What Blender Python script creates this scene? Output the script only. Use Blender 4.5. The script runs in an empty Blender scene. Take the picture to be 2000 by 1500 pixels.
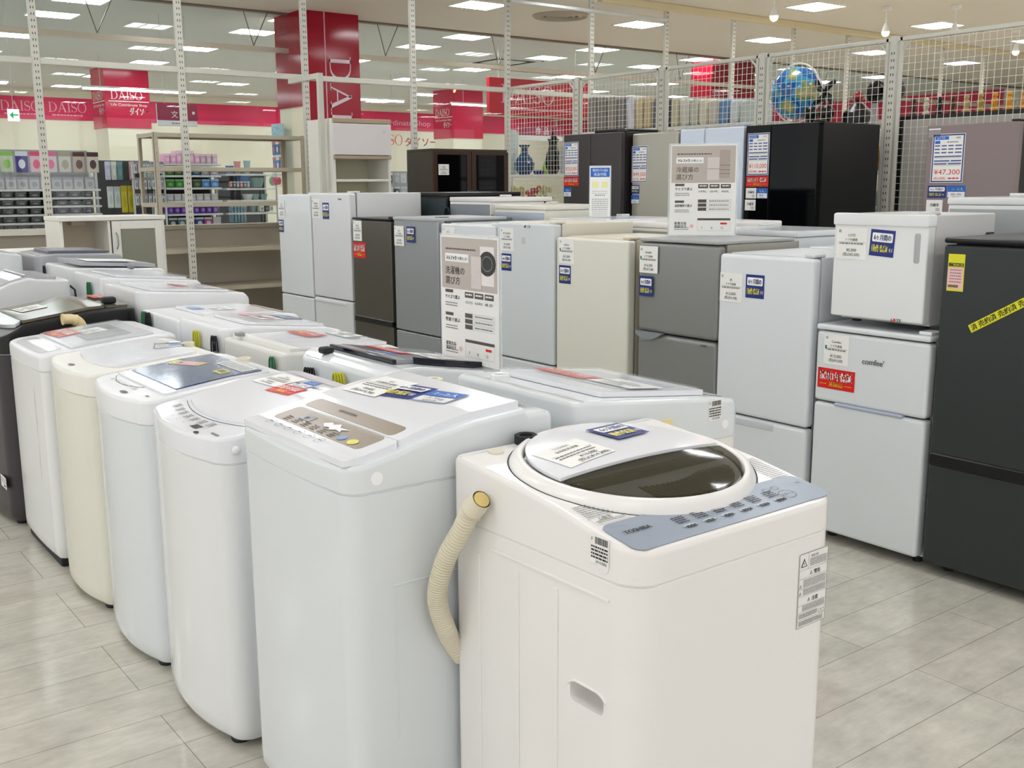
import bpy, bmesh, math, random
from math import sin, cos, pi, radians as rad
from mathutils import Vector, Matrix
random.seed(7)
D = bpy.data
S = bpy.context.scene
COL = S.collection
V = Vector

# ------------------------------------------------------------------ camera
cam = D.cameras.new('camera')
co = D.objects.new('camera', cam)
COL.objects.link(co)
cam.sensor_width = 36
cam.lens = 2040 / 2000 * 36
cam.clip_end = 200
P_, R_, Y_ = rad(10.77), rad(-.28), rad(37.0)
F_ = V((0, cos(P_), -sin(P_)))
u_ = V((0, sin(P_), cos(P_)))
x_ = V((1, 0, 0))
Rt = x_ * cos(R_) + u_ * sin(R_)
Up = -x_ * sin(R_) + u_ * cos(R_)
M0 = Matrix((Rt, Up, -F_)).transposed()
co.matrix_world = Matrix.Translation((0, 0, 1.38)) @ (Matrix.Rotation(-Y_, 3, 'Z') @ M0).to_4x4()
S.camera = co
S.view_settings.view_transform = 'Standard'
S.view_settings.look = 'None'
S.view_settings.gamma = 1
S.view_settings.use_curve_mapping = False
S.view_settings.exposure = 0.53
# ------------------------------------------------------------------ world
w = D.worlds.new('world')
S.world = w
w.use_nodes = True
w.node_tree.nodes['Background'].inputs[0].default_value = (.985, .99, 1.0, 1)
w.node_tree.nodes['Background'].inputs[1].default_value = 0.92
LIGHT = 13.5      # strength of the ceiling panels


# ------------------------------------------------------------------ materials
def lin(c):
    return tuple(((x / 255) / 12.92 if x / 255 <= .04045 else ((x / 255 + .055) / 1.055) ** 2.4) for x in c)


_m = {}


def mat(name, rgb, rough=.4, metal=0, emit=0, trans=0, alpha=1, var=0, scale=3, bump=0, ior=1.45, coat=0):
    if name in _m:
        return _m[name]
    m = D.materials.new(name)
    m.use_nodes = True
    nt = m.node_tree
    b = nt.nodes['Principled BSDF']
    c = lin(rgb) + (1,)
    b.inputs['Base Color'].default_value = c
    b.inputs['Roughness'].default_value = rough
    b.inputs['Metallic'].default_value = metal
    b.inputs['IOR'].default_value = ior
    if coat:
        b.inputs['Coat Weight'].default_value = coat
        b.inputs['Coat Roughness'].default_value = .08
    if trans:
        b.inputs['Transmission Weight'].default_value = trans
    if alpha < 1:
        b.inputs['Alpha'].default_value = alpha
    if emit:
        b.inputs['Emission Color'].default_value = c
        b.inputs['Emission Strength'].default_value = emit
    if var or bump:
        tc = nt.nodes.new('ShaderNodeTexCoord')
        nz = nt.nodes.new('ShaderNodeTexNoise')
        nz.inputs['Scale'].default_value = scale
        nz.inputs['Detail'].default_value = 4
        nt.links.new(tc.outputs['Object'], nz.inputs['Vector'])
        if var:
            mx = nt.nodes.new('ShaderNodeMix')
            mx.data_type = 'RGBA'
            mx.inputs[6].default_value = tuple(x * (1 - var) for x in c[:3]) + (1,)
            mx.inputs[7].default_value = tuple(min(1, x * (1 + var)) for x in c[:3]) + (1,)
            nt.links.new(nz.outputs[0], mx.inputs[0])
            nt.links.new(mx.outputs[2], b.inputs['Base Color'])
        if bump:
            bp = nt.nodes.new('ShaderNodeBump')
            bp.inputs['Strength'].default_value = bump
            bp.inputs['Distance'].default_value = .004
            nt.links.new(nz.outputs[0], bp.inputs['Height'])
            nt.links.new(bp.outputs[0], b.inputs['Normal'])
    _m[name] = m
    return m


WHITE = mat('white_enamel', (230, 232, 232), .15, var=.015, scale=2)
WHITEB = mat('cool_white_enamel', (222, 227, 229), .14, var=.015, scale=2)
WHITEW = mat('warm_white_plastic', (238, 236, 233), .22)
CREAM = mat('cream_enamel', (228, 226, 212), .25, var=.02, scale=2)
LID = mat('white_lid_plastic', (232, 234, 238), .12)
DECK = mat('white_deck_plastic', (236, 238, 240), .25)
DARK = mat('dark_rubber', (28, 30, 32), .6)
BLACK = mat('black_plastic', (14, 14, 15), .3)
GAP = mat('dark_gap', (60, 62, 64), .7)
SEAM = mat('pale_seam', (245, 245, 243), .35)
STEEL = mat('galvanised_steel', (158, 166, 172), .45, metal=.6, var=.06, scale=14)
GREYP = mat('grey_plastic', (150, 153, 156), .4)
POSTM = mat('off_white_painted_metal', (205, 204, 192), .4)
WIREM = mat('white_wire', (226, 222, 208), .35)
RACKM = mat('beige_painted_steel', (182, 174, 154), .45, var=.03, scale=4)
INK = mat('black_ink', (38, 38, 40), .6)
GINK = mat('grey_ink', (128, 128, 130), .6)
LINK_ = mat('light_grey_ink', (188, 188, 188), .6)
PAPER = mat('white_paper', (240, 240, 236), .45)
NAVY = mat('navy_card', (22, 42, 124), .35)
BLUE = mat('blue_print', (30, 104, 196), .35)
LBLUE = mat('light_blue_print', (96, 170, 226), .35)
YEL = mat('yellow_ink', (240, 232, 90), .4)
ORY = mat('orange_yellow_ink', (250, 205, 40), .4)
RED = mat('red_card', (216, 28, 26), .35)
REDT = mat('red_ink', (222, 52, 44), .4)
PINKP = mat('pink_paper', (240, 190, 190), .5)
TAPE = mat('yellow_tape', (222, 220, 40), .35)
BROWNP = mat('brown_panel_print', (142, 128, 108), .25)
GREIGE = mat('greige_print', (190, 181, 172), .4)
DKBR = mat('dark_brown_print', (84, 76, 68), .4)
WHT = mat('white_ink', (248, 248, 246), .4)
GREENI = mat('green_ink', (40, 150, 80), .5)
HOSEM = mat('cream_hose_plastic', (224, 217, 194), .4)
HOSEY = mat('yellowed_hose_plastic', (214, 190, 120), .4)
SILV = mat('silver_grey_paint', (140, 141, 138), .3, metal=.35, var=.02, scale=30)
SILVB = mat('silver_blue_paint', (158, 163, 166), .28, metal=.35)
DSILV = mat('dark_bronze_metal', (96, 92, 84), .28, metal=.5)
BRONZE = mat('dark_brown_metal', (72, 68, 68), .3, metal=.4)
BEIGEM = mat('beige_metal', (176, 172, 160), .25, metal=.3)
PALEB = mat('pale_blue_white_door', (212, 222, 236), .2)
BLKGL = mat('black_glass', (7, 8, 10), .05, ior=1.27)
BLKSIDE = mat('black_textured_side', (26, 27, 27), .4)
TAUPE = mat('taupe_glass', (134, 119, 118), .12)
CHAR = mat('charcoal_door', (44, 50, 49), .4, var=.05, scale=60)
CLEARP = mat('clear_plastic_film', (240, 245, 248), .04, alpha=.12, bump=1.0, scale=16)
ACRY = mat('clear_acrylic', (235, 240, 242), .05, alpha=.3)
SMOKE = mat('smoked_lid_plastic', (58, 54, 36), .05, alpha=.5)
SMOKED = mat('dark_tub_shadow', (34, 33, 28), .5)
RIBS = mat('olive_grey_filter', (112, 110, 88), .4)
BLUEL = mat('deep_blue_lid', (18, 62, 120), .08)
GREYL = mat('grey_film_lid', (170, 172, 176), .15)


# ------------------------------------------------------------------ object helpers
def link(o, parent=None):
    COL.objects.link(o)
    if parent:
        o.parent = parent
    return o


def tag(o, label=None, cat=None, group=None, kind=None):
    if label: o['label'] = label
    if cat: o['category'] = cat
    if group: o['group'] = group
    if kind: o['kind'] = kind
    return o


def thing(name, label, cat, loc=(0, 0, 0), rz=0, group=None):
    o = D.objects.new(name, None)
    o.empty_display_size = .05
    link(o)
    o.location = loc
    o.rotation_euler = (0, 0, rz)
    return tag(o, label, cat, group)


class MB:
    def __init__(s):
        s.v = []; s.f = []; s.m = []

    def raw(s, vs, fs, m=0, M=None):
        n = len(s.v)
        s.v += [tuple(M @ V(p)) if M else tuple(p) for p in vs]
        s.f += [tuple(i + n for i in f) for f in fs]
        s.m += [m] * len(fs)
        return s

    def box(s, x0, x1, y0, y1, z0, z1, m=0, M=None):
        vs = [(x, y, z) for x in (x0, x1) for y in (y0, y1) for z in (z0, z1)]
        return s.raw(vs, [(0, 1, 3, 2), (4, 6, 7, 5), (0, 4, 5, 1), (2, 3, 7, 6), (0, 2, 6, 4), (1, 5, 7, 3)], m, M)

    def rbox(s, x0, x1, y0, y1, z0, z1, r=.01, seg=2, m=0, M=None):
        bm = bmesh.new()
        bmesh.ops.create_cube(bm, size=1)
        for v in bm.verts:
            v.co = V(((x0 + x1) / 2 + v.co.x * (x1 - x0), (y0 + y1) / 2 + v.co.y * (y1 - y0), (z0 + z1) / 2 + v.co.z * (z1 - z0)))
        r = min(r, abs(x1 - x0) * .45, abs(y1 - y0) * .45, abs(z1 - z0) * .45)
        bmesh.ops.bevel(bm, geom=list(bm.edges), offset=r, segments=seg, profile=.5, affect='EDGES')
        bm.verts.index_update()
        s.raw([v.co[:] for v in bm.verts], [[v.index for v in f.verts] for f in bm.faces], m, M)
        bm.free()
        return s

    def prism(s, poly, z0, z1, m=0, M=None):
        n = len(poly)
        vs = [(p[0], p[1], z0) for p in poly] + [(p[0], p[1], z1) for p in poly]
        fs = [tuple(range(n))[::-1], tuple(range(n, 2 * n))] + [(i, (i + 1) % n, n + (i + 1) % n, n + i) for i in range(n)]
        return s.raw(vs, fs, m, M)

    def lathe(s, prof, seg=20, m=0, M=None):
        vs = []; fs = []
        for r, z in prof:
            for k in range(seg):
                a = 2 * pi * k / seg
                vs.append((r * cos(a), r * sin(a), z))
        for i in range(len(prof) - 1):
            for k in range(seg):
                k2 = (k + 1) % seg
                fs.append((i * seg + k, i * seg + k2, (i + 1) * seg + k2, (i + 1) * seg + k))
        fs.append(tuple(range(seg))[::-1])
        fs.append(tuple(range((len(prof) - 1) * seg, len(prof) * seg)))
        return s.raw(vs, fs, m, M)

    def tube(s, pts, r, seg=8, m=0, cap=True, rf=None):
        pts = [V(p) for p in pts]
        vs = []; fs = []
        prev = None
        for i, p in enumerate(pts):
            t = (pts[min(i + 1, len(pts) - 1)] - pts[max(i - 1, 0)]).normalized()
            if prev is None:
                a = t.orthogonal().normalized()
            else:
                a = (prev - t * prev.dot(t)).normalized()
            prev = a
            b = t.cross(a)
            rr = rf(i) if rf else r
            for k in range(seg):
                q = 2 * pi * k / seg
                vs.append(tuple(p + a * cos(q) * rr + b * sin(q) * rr))
        for i in range(len(pts) - 1):
            for k in range(seg):
                k2 = (k + 1) % seg
                fs.append((i * seg + k, i * seg + k2, (i + 1) * seg + k2, (i + 1) * seg + k))
        if cap:
            fs.append(tuple(range(seg))[::-1])
            fs.append(tuple(range((len(pts) - 1) * seg, len(pts) * seg)))
        return s.raw(vs, fs, m)

    def ball(s, c, r, m=0, sx=1, sy=1, sz=1, seg=16):
        vs = []; fs = []
        n = seg // 2
        for i in range(n + 1):
            th = pi * i / n
            for k in range(seg):
                a = 2 * pi * k / seg
                vs.append((c[0] + r * sx * sin(th) * cos(a), c[1] + r * sy * sin(th) * sin(a), c[2] + r * sz * cos(th)))
        for i in range(n):
            for k in range(seg):
                k2 = (k + 1) % seg
                fs.append((i * seg + k, (i + 1) * seg + k, (i + 1) * seg + k2, i * seg + k2))
        return s.raw(vs, fs, m)

    def build(s, name, mats, parent=None, smooth=True, ang=35, wn=True):
        me = D.meshes.new(name)
        me.from_pydata(s.v, [], s.f)
        for mm in (mats if isinstance(mats, (list, tuple)) else [mats]):
            me.materials.append(mm)
        me.polygons.foreach_set('material_index', s.m)
        if smooth:
            bm = bmesh.new()
            bm.from_mesh(me)
            bmesh.ops.remove_doubles(bm, verts=bm.verts, dist=1e-6)
            bmesh.ops.recalc_face_normals(bm, faces=bm.faces)
            bm.to_mesh(me)
            bm.free()
            me.shade_smooth()
            me.set_sharp_from_angle(angle=rad(ang))
        me.update()
        o = D.objects.new(name, me)
        if smooth and wn:
            md = o.modifiers.new('normals', 'WEIGHTED_NORMAL'); md.keep_sharp = True; md.weight = 90
        return link(o, parent)


def struct(name, mb, mats, smooth=False):
    o = mb.build(name, mats, None, smooth)
    o['kind'] = 'structure'
    return o


def dup(root, loc=None, rz=None, label=None, group=None):
    r = root.copy(); COL.objects.link(r)
    if loc is not None: r.location = loc
    if rz is not None: r.rotation_euler = (0, 0, rz)
    if label: r['label'] = label
    if group: r['group'] = group
    for ch in list(root.children):
        c = ch.copy(); COL.objects.link(c); c.parent = r
        for g in list(ch.children):
            d = g.copy(); COL.objects.link(d); d.parent = c
    return r


# ------------------------------------------------------------------ lettering
_t = {}


def text_geo(s):
    if s in _t:
        return _t[s]
    cu = D.curves.new('lettering', 'FONT')
    cu.body = s
    cu.size = 1
    cu.resolution_u = 3
    ob = D.objects.new('lettering', cu)
    COL.objects.link(ob)
    dg = bpy.context.evaluated_depsgraph_get()
    dg.update()
    ev = ob.evaluated_get(dg)
    me = ev.to_mesh()
    vs = [(v.co.x, v.co.y) for v in me.vertices]
    fs = [tuple(p.vertices) for p in me.polygons]
    ev.to_mesh_clear()
    D.objects.remove(ob)
    D.curves.remove(cu)
    xs = [v[0] for v in vs] or [0]
    ys = [v[1] for v in vs] or [0]
    _t[s] = (vs, fs, min(xs), max(xs), min(ys), max(ys))
    return _t[s]


class Print:
    """flat print: shapes laid out in (u, v), mapped to 3D by fm(u, v, h)"""

    def __init__(s, t=.0006):
        s.v = []; s.f = []; s.m = []; s.mats = []; s.t = t; s.lay = 0

    def mi(s, m):
        if m not in s.mats: s.mats.append(m)
        return s.mats.index(m)

    def add(s, vs, fs, m, h):
        n = len(s.v)
        s.v += [(a, b, h) for a, b in vs]
        s.f += [tuple(i + n for i in f) for f in fs]
        s.m += [s.mi(m)] * len(fs)

    def back(s, u0, v0, u1, v1, m, r=0, nu=1, nv=1):
        i = s.mi(m)
        t = s.t
        n = len(s.v)
        if nu > 1 or nv > 1:
            us = [u0 + (u1 - u0) * k / nu for k in range(nu + 1)]
            vs_ = [v0 + (v1 - v0) * k / nv for k in range(nv + 1)]
            s.v += [(a, b, t) for b in vs_ for a in us]
            W_ = nu + 1
            fs = [(j * W_ + k, j * W_ + k + 1, (j + 1) * W_ + k + 1, (j + 1) * W_ + k) for j in range(nv) for k in range(nu)]
            s.f += [tuple(q + n for q in f) for f in fs]
            s.m += [i] * len(fs)
            n = len(s.v)
        if r:
            pts = []
            for cx, cy, a0 in ((u1 - r, v0 + r, -90), (u1 - r, v1 - r, 0), (u0 + r, v1 - r, 90), (u0 + r, v0 + r, 180)):
                for k in range(4):
                    a = rad(a0 + 30 * k)
                    pts.append((cx + r * cos(a), cy + r * sin(a)))
        else:
            pts = [(u0, v0), (u1, v0), (u1, v1), (u0, v1)]
        k = len(pts)
        s.v += [(a, b, 0) for a, b in pts] + [(a, b, t) for a, b in pts]
        fs = [] if (nu > 1 or nv > 1) else [tuple(range(k, 2 * k))]
        fs += [(q, (q + 1) % k, k + (q + 1) % k, k + q) for q in range(k)]
        s.f += [tuple(q + n for q in f) for f in fs]
        s.m += [i] * len(fs)
        return s

    def rect(s, u0, v0, u1, v1, m, l=1):
        s.add([(u0, v0), (u1, v0), (u1, v1), (u0, v1)], [(0, 1, 2, 3)], m, s.t + .0004 * l)
        return s

    def poly(s, pts, m, l=1):
        s.add(pts, [tuple(range(len(pts)))], m, s.t + .0004 * l)
        return s

    def frame(s, u0, v0, u1, v1, w_, m, l=1):
        s.rect(u0, v0, u1, v0 + w_, m, l); s.rect(u0, v1 - w_, u1, v1, m, l)
        s.rect(u0, v0, u0 + w_, v1, m, l); s.rect(u1 - w_, v0, u1, v1, m, l)
        return s

    def disc(s, u, v, ru, rv, m, l=1, n=20):
        return s.poly([(u + ru * cos(2 * pi * k / n), v + rv * sin(2 * pi * k / n)) for k in range(n)], m, l)

    def ring(s, u, v, ru, rv, w_, m, l=1, n=24):
        vs = []
        for k in range(n):
            a = 2 * pi * k / n
            vs += [(u + ru * cos(a), v + rv * sin(a)), (u + (ru - w_) * cos(a), v + (rv - w_) * sin(a))]
        s.add(vs, [(2 * k, (2 * k + 2) % (2 * n), (2 * k + 3) % (2 * n), 2 * k + 1) for k in range(n)], m, s.t + .0004 * l)
        return s

    def text(s, st, u, v, h, m, l=2, al='l', w=None, bold=0):
        vs, fs, x0, x1, y0, y1 = text_geo(st)
        k = h / .74
        kx = k if w is None else w / max(1e-6, x1 - x0)
        wd = (x1 - x0) * kx
        ox = u - (0 if al == 'l' else wd / 2 if al == 'c' else wd)
        for q in range(1 + bold):
            d = q * h * .07
            s.add([(ox + (a - x0) * kx + d, v + b * k) for a, b in vs], fs, m, s.t + .0004 * l)
        return s

    def lines(s, u0, u1, v, n, dv, h, m, l=2, seed=0):
        """rows of dummy small print drawn as short dashes"""
        rn = random.Random(seed)
        for i in range(n):
            u = u0
            while u < u1:
                d = rn.uniform(.8, 3) * h
                s.rect(u, v - i * dv, min(u + d, u1), v - i * dv + h, m, l)
                u += d + h * .5
        return s

    def build(s, name, fm, parent=None):
        me = D.meshes.new(name)
        me.from_pydata([tuple(fm(*p)) for p in s.v], [], s.f)
        for mm in s.mats: me.materials.append(mm)
        me.polygons.foreach_set('material_index', s.m)
        me.update()
        return link(D.objects.new(name, me), parent)


def plane(O, Rv, Uv, Nv=None):
    O, Rv, Uv = V(O), V(Rv).normalized(), V(Uv).normalized()
    N = Rv.cross(Uv)
    return lambda a, b, h: O + Rv * a + Uv * b + N * h


# serif capitals for the neighbouring shop's signs, drawn as polygons in a unit cell
def serif(pr, ch, u, v, h, m, l=2, ru=None):
    """ch drawn with cap height h, returns advance"""
    P = lambda pts: pr.poly([(u + a * h, v + b * h) for a, b in pts], m, l)
    if ch == 'I':
        P([(.12, 0), (.24, 0), (.24, 1), (.12, 1)]); P([(.02, 0), (.34, 0), (.34, .04), (.02, .04)]); P([(.02, .96), (.34, .96), (.34, 1), (.02, 1)])
        return .40 * h
    if ch in 'DO':
        n = 24
        if ch == 'O':
            vs = []
            for k in range(n):
                a = 2 * pi * k / n
                vs += [(u + (.46 + .44 * cos(a)) * h, v + (.5 + .52 * sin(a)) * h), (u + (.46 + .33 * cos(a)) * h, v + (.5 + .475 * sin(a)) * h)]
            pr.add(vs, [(2 * k, (2 * k + 2) % (2 * n), (2 * k + 3) % (2 * n), 2 * k + 1) for k in range(n)], m, pr.t + .0004 * l)
            return .98 * h
        P([(.1, 0), (.22, 0), (.22, 1), (.1, 1)])
        vs = []
        for k in range(13):
            a = -pi / 2 + pi * k / 12
            vs += [(u + (.35 + .48 * cos(a)) * h, v + (.5 + .5 * sin(a)) * h), (u + (.35 + .36 * cos(a)) * h, v + (.5 + .455 * sin(a)) * h)]
        pr.add(vs, [(2 * k, 2 * k + 2, 2 * k + 3, 2 * k + 1) for k in range(12)], m, pr.t + .0004 * l)
        P([(0, 0), (.36, 0), (.36, .045), (0, .045)]); P([(0, .955), (.36, .955), (.36, 1), (0, 1)])
        return .9 * h
    if ch == 'A':
        P([(.10, 0), (.15, 0), (.47, .93), (.42, 1)]); P([(.36, 1), (.47, 1), (.84, 0), (.70, 0)]); P([(.24, .3), (.62, .3), (.62, .35), (.24, .35)])
        P([(.0, 0), (.24, 0), (.24, .035), (.0, .035)]); P([(.6, 0), (.94, 0), (.94, .035), (.6, .035)])
        return .94 * h
    if ch == 'S':
        pts = []
        for k in range(25):
            t = k / 24
            if t < .5:
                a = rad(30 + 240 * (t / .5)); c = (.29, .735); rr = (.21, .225)
            else:
                a = rad(90 - 240 * ((t - .5) / .5)); c = (.29, .275); rr = (.235, .235)
            pts.append((c[0] + rr[0] * cos(a), c[1] + rr[1] * sin(a), .025 + .05 * max(0, 1 - abs(t - .5) * 3.2)))
        vs = []
        for k, (a, b, w_) in enumerate(pts):
            p0 = pts[max(0, k - 1)]; p1 = pts[min(24, k + 1)]
            dx, dy = p1[0] - p0[0], p1[1] - p0[1]
            L_ = math.hypot(dx, dy) or 1
            nx, ny = -dy / L_ * w_, dx / L_ * w_
            vs += [(u + (a + nx) * h, v + (b + ny) * h), (u + (a - nx) * h, v + (b - ny) * h)]
        pr.add(vs, [(2 * k, 2 * k + 2, 2 * k + 3, 2 * k + 1) for k in range(24)], m, pr.t + .0004 * l)
        P([(.47, .78), (.51, .78), (.51, .98), (.47, .98)]); P([(.04, .02), (.08, .02), (.08, .25), (.04, .25)])
        return .62 * h
    return .4 * h


def shopword(pr, u, v, h, m, l=2):
    for c in 'DAISO':
        u += serif(pr, c, u, v, h, m, l)
    return u


# ------------------------------------------------------------------ room shell
ZC = 3.5


def floor_mat():
    m = D.materials.new('vinyl_plank_floor')
    m.use_nodes = True
    nt = m.node_tree
    N, L = nt.nodes, nt.links
    b = N['Principled BSDF']
    tc = N.new('ShaderNodeTexCoord')
    mp = N.new('ShaderNodeMapping')
    mp.inputs['Location'].default_value = (.12, .0604, 0)
    L.new(tc.outputs['Object'], mp.inputs[0])
    br = N.new('ShaderNodeTexBrick')
    br.offset = .5; br.offset_frequency = 3
    br.inputs['Scale'].default_value = 1
    br.inputs['Brick Width'].default_value = .914
    br.inputs['Row Height'].default_value = .1782
    br.inputs['Mortar Size'].default_value = .0011
    br.inputs['Mortar Smooth'].default_value = .3
    br.inputs['Bias'].default_value = 0
    br.inputs['Color1'].default_value = lin((210, 207, 194)) + (1,)
    br.inputs['Color2'].default_value = lin((205, 201, 188)) + (1,)
    br.inputs['Mortar'].default_value = lin((132, 122, 106)) + (1,)
    L.new(mp.outputs[0], br.inputs['Vector'])
    n1 = N.new('ShaderNodeTexNoise'); n1.inputs['Scale'].default_value = 5; n1.inputs['Detail'].default_value = 8; n1.inputs['Roughness'].default_value = .65
    n2 = N.new('ShaderNodeTexNoise'); n2.inputs['Scale'].default_value = 28; n2.inputs['Detail'].default_value = 8; n2.inputs['Roughness'].default_value = .7
    m2 = N.new('ShaderNodeMapping'); m2.inputs['Scale'].default_value = (.35, 1.2, 1)
    L.new(tc.outputs['Object'], m2.inputs[0])
    L.new(m2.outputs[0], n2.inputs['Vector']); L.new(tc.outputs['Object'], n1.inputs['Vector'])
    r1 = N.new('ShaderNodeMapRange'); r1.inputs[1].default_value = .3; r1.inputs[2].default_value = .72; r1.inputs[3].default_value = .78; r1.inputs[4].default_value = 1.12
    r2 = N.new('ShaderNodeMapRange'); r2.inputs[1].default_value = .3; r2.inputs[2].default_value = .7; r2.inputs[3].default_value = .86; r2.inputs[4].default_value = 1.08
    L.new(n1.outputs[0], r1.inputs[0]); L.new(n2.outputs[0], r2.inputs[0])
    mu = N.new('ShaderNodeMath'); mu.operation = 'MULTIPLY'
    L.new(r1.outputs[0], mu.inputs[0]); L.new(r2.outputs[0], mu.inputs[1])
    vm = N.new('ShaderNodeVectorMath'); vm.operation = 'SCALE'
    L.new(br.outputs['Color'], vm.inputs[0]); L.new(mu.outputs[0], vm.inputs['Scale'])
    L.new(vm.outputs[0], b.inputs['Base Color'])
    rr = N.new('ShaderNodeMapRange'); rr.inputs[3].default_value = .04; rr.inputs[4].default_value = .2
    L.new(n2.outputs[0], rr.inputs[0]); L.new(rr.outputs[0], b.inputs['Roughness'])
    bp = N.new('ShaderNodeBump'); bp.inputs['Strength'].default_value = .06; bp.inputs['Distance'].default_value = .002
    L.new(n2.outputs[0], bp.inputs['Height']); L.new(bp.outputs[0], b.inputs['Normal'])
    return m


FLOOR = floor_mat()
struct('floor', MB().box(-9, 30, -9, 34, -.1, 0), FLOOR)
CEILM = mat('ceiling_board', (226, 219, 208), .8, var=.02, scale=.6)
CEILD = mat('inner_ceiling_board', (226, 228, 224), .8, var=.02, scale=.6)
struct('ceiling', MB().box(-9, 30, -9, 12.55, ZC, ZC + .2), CEILM)
struct('trim_1', MB().box(-9, 30, 12.55, 12.64, ZC - .02, ZC + .2), mat('brown_ceiling_trim', (120, 104, 88), .5))
o = struct('ceiling_inner', MB().box(-9, 30, 12.64, 34, ZC, ZC + .2), CEILD)
o.name = 'ceiling'

WALLC = mat('cream_wall', (244, 238, 214), .6, var=.01, scale=.5)
PINK = mat('hot_pink_band', (226, 6, 84), .45, var=.03, scale=.4)
CRIM = mat('crimson_panel', (158, 0, 36), .12)
PINKC = mat('pink_column_panel', (206, 0, 66), .15)
YB = 25.2
struct('wall_back', MB().box(-2, 30, YB, YB + .15, 0, ZC), WALLC)
struct('wall_right', MB().box(24, 24.15, -9, YB, 0, ZC), WALLC)
# pink band on the neighbour's back wall and on the side wall, with the shop name repeated
pr = Print(.02)
pr.back(0, 0, 24.6, .48, PINK)
for k in range(7):
    shopword(pr, 6.78 - k * .98, .17, .215, mat('pale_pink_ink', (244, 176, 196), .4))
    pr.lines(6.85 - k * .98, 7.5 - k * .98, .09, 1, .03, .03, mat('pale_pink_ink', (244, 176, 196), .4))
pr.text('Life Coordinate Shop', 14.58, .14, .15, mat('pale_pink_ink', (244, 176, 196), .4), w=2.2)
o = pr.build('band_sign', plane((-.6, YB - .001, 2.86), (1, 0, 0), (0, 0, 1)))
tag(o, 'hot pink band sign with repeated pale lettering along the cream back wall', 'wall sign')
pr = Print(.01)
pr.back(0, 0, 2.1, .36, WALLC)
REDW = mat('coral_red_ink', (236, 84, 84), .4)
uu = 0.05
for c in 'DAISO': uu += serif(pr, c, uu, .05, .28, REDW)
pr.text('ダイソー', uu + .05, .05, .2, REDW, bold=1)
o = pr.build('lettering_sign', plane((14.17, YB - .001, 2.42), (1, 0, 0), (0, 0, 1)))
tag(o, 'cream wall panel with red shop name letters below the pink band', 'wall sign')
pr = Print(.02)
pr.back(0, 0, 12, .68, PINK)
pr.text('ダイソー', 4.4, .3, .2, WHT)
o = pr.build('band_sign', plane((23.99, 25, 2.98), (0, -1, 0), (0, 0, 1)))
tag(o, 'hot pink band sign on the far side wall at the right', 'wall sign')

# ---- ceiling light panels: recessed louvre fixtures
EMI = mat('light_panel_glow', (248, 250, 255), .5, emit=LIGHT)
LFR = mat('light_frame', (236, 236, 232), .4)


def make_light(label, group):
    t = thing('ceiling_light', label, 'ceiling light', (0, 0, ZC), 0, group)
    m = MB()
    for a in (-.29, .27): m.box(a, a + .02, -.25, .25, -.012, 0)
    for a in (-.25, .23): m.box(-.27, .27, a, a + .02, -.012, 0)
    m.build('frame', LFR, t, False)
    m = MB().box(-.27, .27, -.23, .23, -.006, -.004)
    m.build('diffuser', EMI, t, False)
    m = MB()
    for k in (-.09, .09): m.box(k - .004, k + .004, -.23, .23, -.02, -.006)
    m.build('louvre', LFR, t, False)
    return t


GL = ('square recessed ceiling light panel over the appliance rows', 'ceiling lights over the appliance rows')
GD = ('square recessed ceiling light panel beyond the glass partition', 'ceiling lights beyond the glass partition')
L0 = make_light(*GL)
first = True
for i in range(-3, 7):
    for j, y in enumerate((10.68, 8.4, 6.1, 3.8, 1.5, -.8, -3.1)):
        x = 2.28 + 2.65 * i + (0 if j % 2 == 0 else .75)
        if first:
            L0.location = (x, y, ZC); first = False
        else:
            dup(L0, (x, y, ZC))
first = True
for x in (1.0, 3.65, 6.3, 9.0, 11.54, 13.88, 16.5, 19.1):
    for y in (13.0, 14.3, 16.5, 18.7, 21.6, 24.0):
        if first:
            L1 = dup(L0, (x, y, ZC), 0, GD[0], GD[1]); first = False
        else:
            dup(L1, (x, y, ZC))

# ---- crimson column with vertical letters, and pink columns in the neighbour shop
def column(X0, X1, Y0, Y1, zb, label, m, fn=None, fl=None, low=None, zs=None):
    zs = zs or zb
    t = thing('clad_column', label, 'column', ((X0 + X1) / 2, (Y0 + Y1) / 2, 0))
    hx, hy = (X1 - X0) / 2, (Y1 - Y0) / 2
    MB().box(-hx + .02, hx - .02, -hy + .02, hy - .02, 0, ZC).build('core', low or WALLC, t, False)
    MB().rbox(-hx, hx, -hy, -hy + .03, zb, ZC, .004).build('front_panel', m, t)
    MB().rbox(-hx, -hx + .03, -hy + .03, hy, zs, ZC, .004).build('side_panel', m, t)
    MB().rbox(hx - .03, hx, -hy + .03, hy, zs, ZC, .004).build('side_panel', m, t)
    if fn: fn().build('lettering', plane((-hx, -hy - .001, zb), (1, 0, 0), (0, 0, 1)), t)
    if fl: fl().build('lettering', plane((-hx - .001, hy, zb), (0, -1, 0), (0, 0, 1)), t)
    return t


def big_da():
    p = Print(.002)
    lav = mat('lavender_white_ink', (222, 206, 216), .3)
    # letters read downwards: build rotated by swapping axes
    q = Print(.002)
    uu = 0
    for c in 'DAISO': uu += serif(q, c, uu, 0, .3, lav)
    p.mats = q.mats
    p.v = [(.36 + b, 2.68 - a * 1.22, h) for a, b, h in q.v]
    p.f = q.f; p.m = q.m
    p.rect(.3, 0, .315, 3.2, mat('pale_pink_strip', (226, 170, 186), .3))
    return p


column(6.0, 6.79, 12.2, 12.98, 0.3, 'tall crimson clad column with vertical serif letters by the glass partition', CRIM, big_da, zs=2.36)


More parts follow.
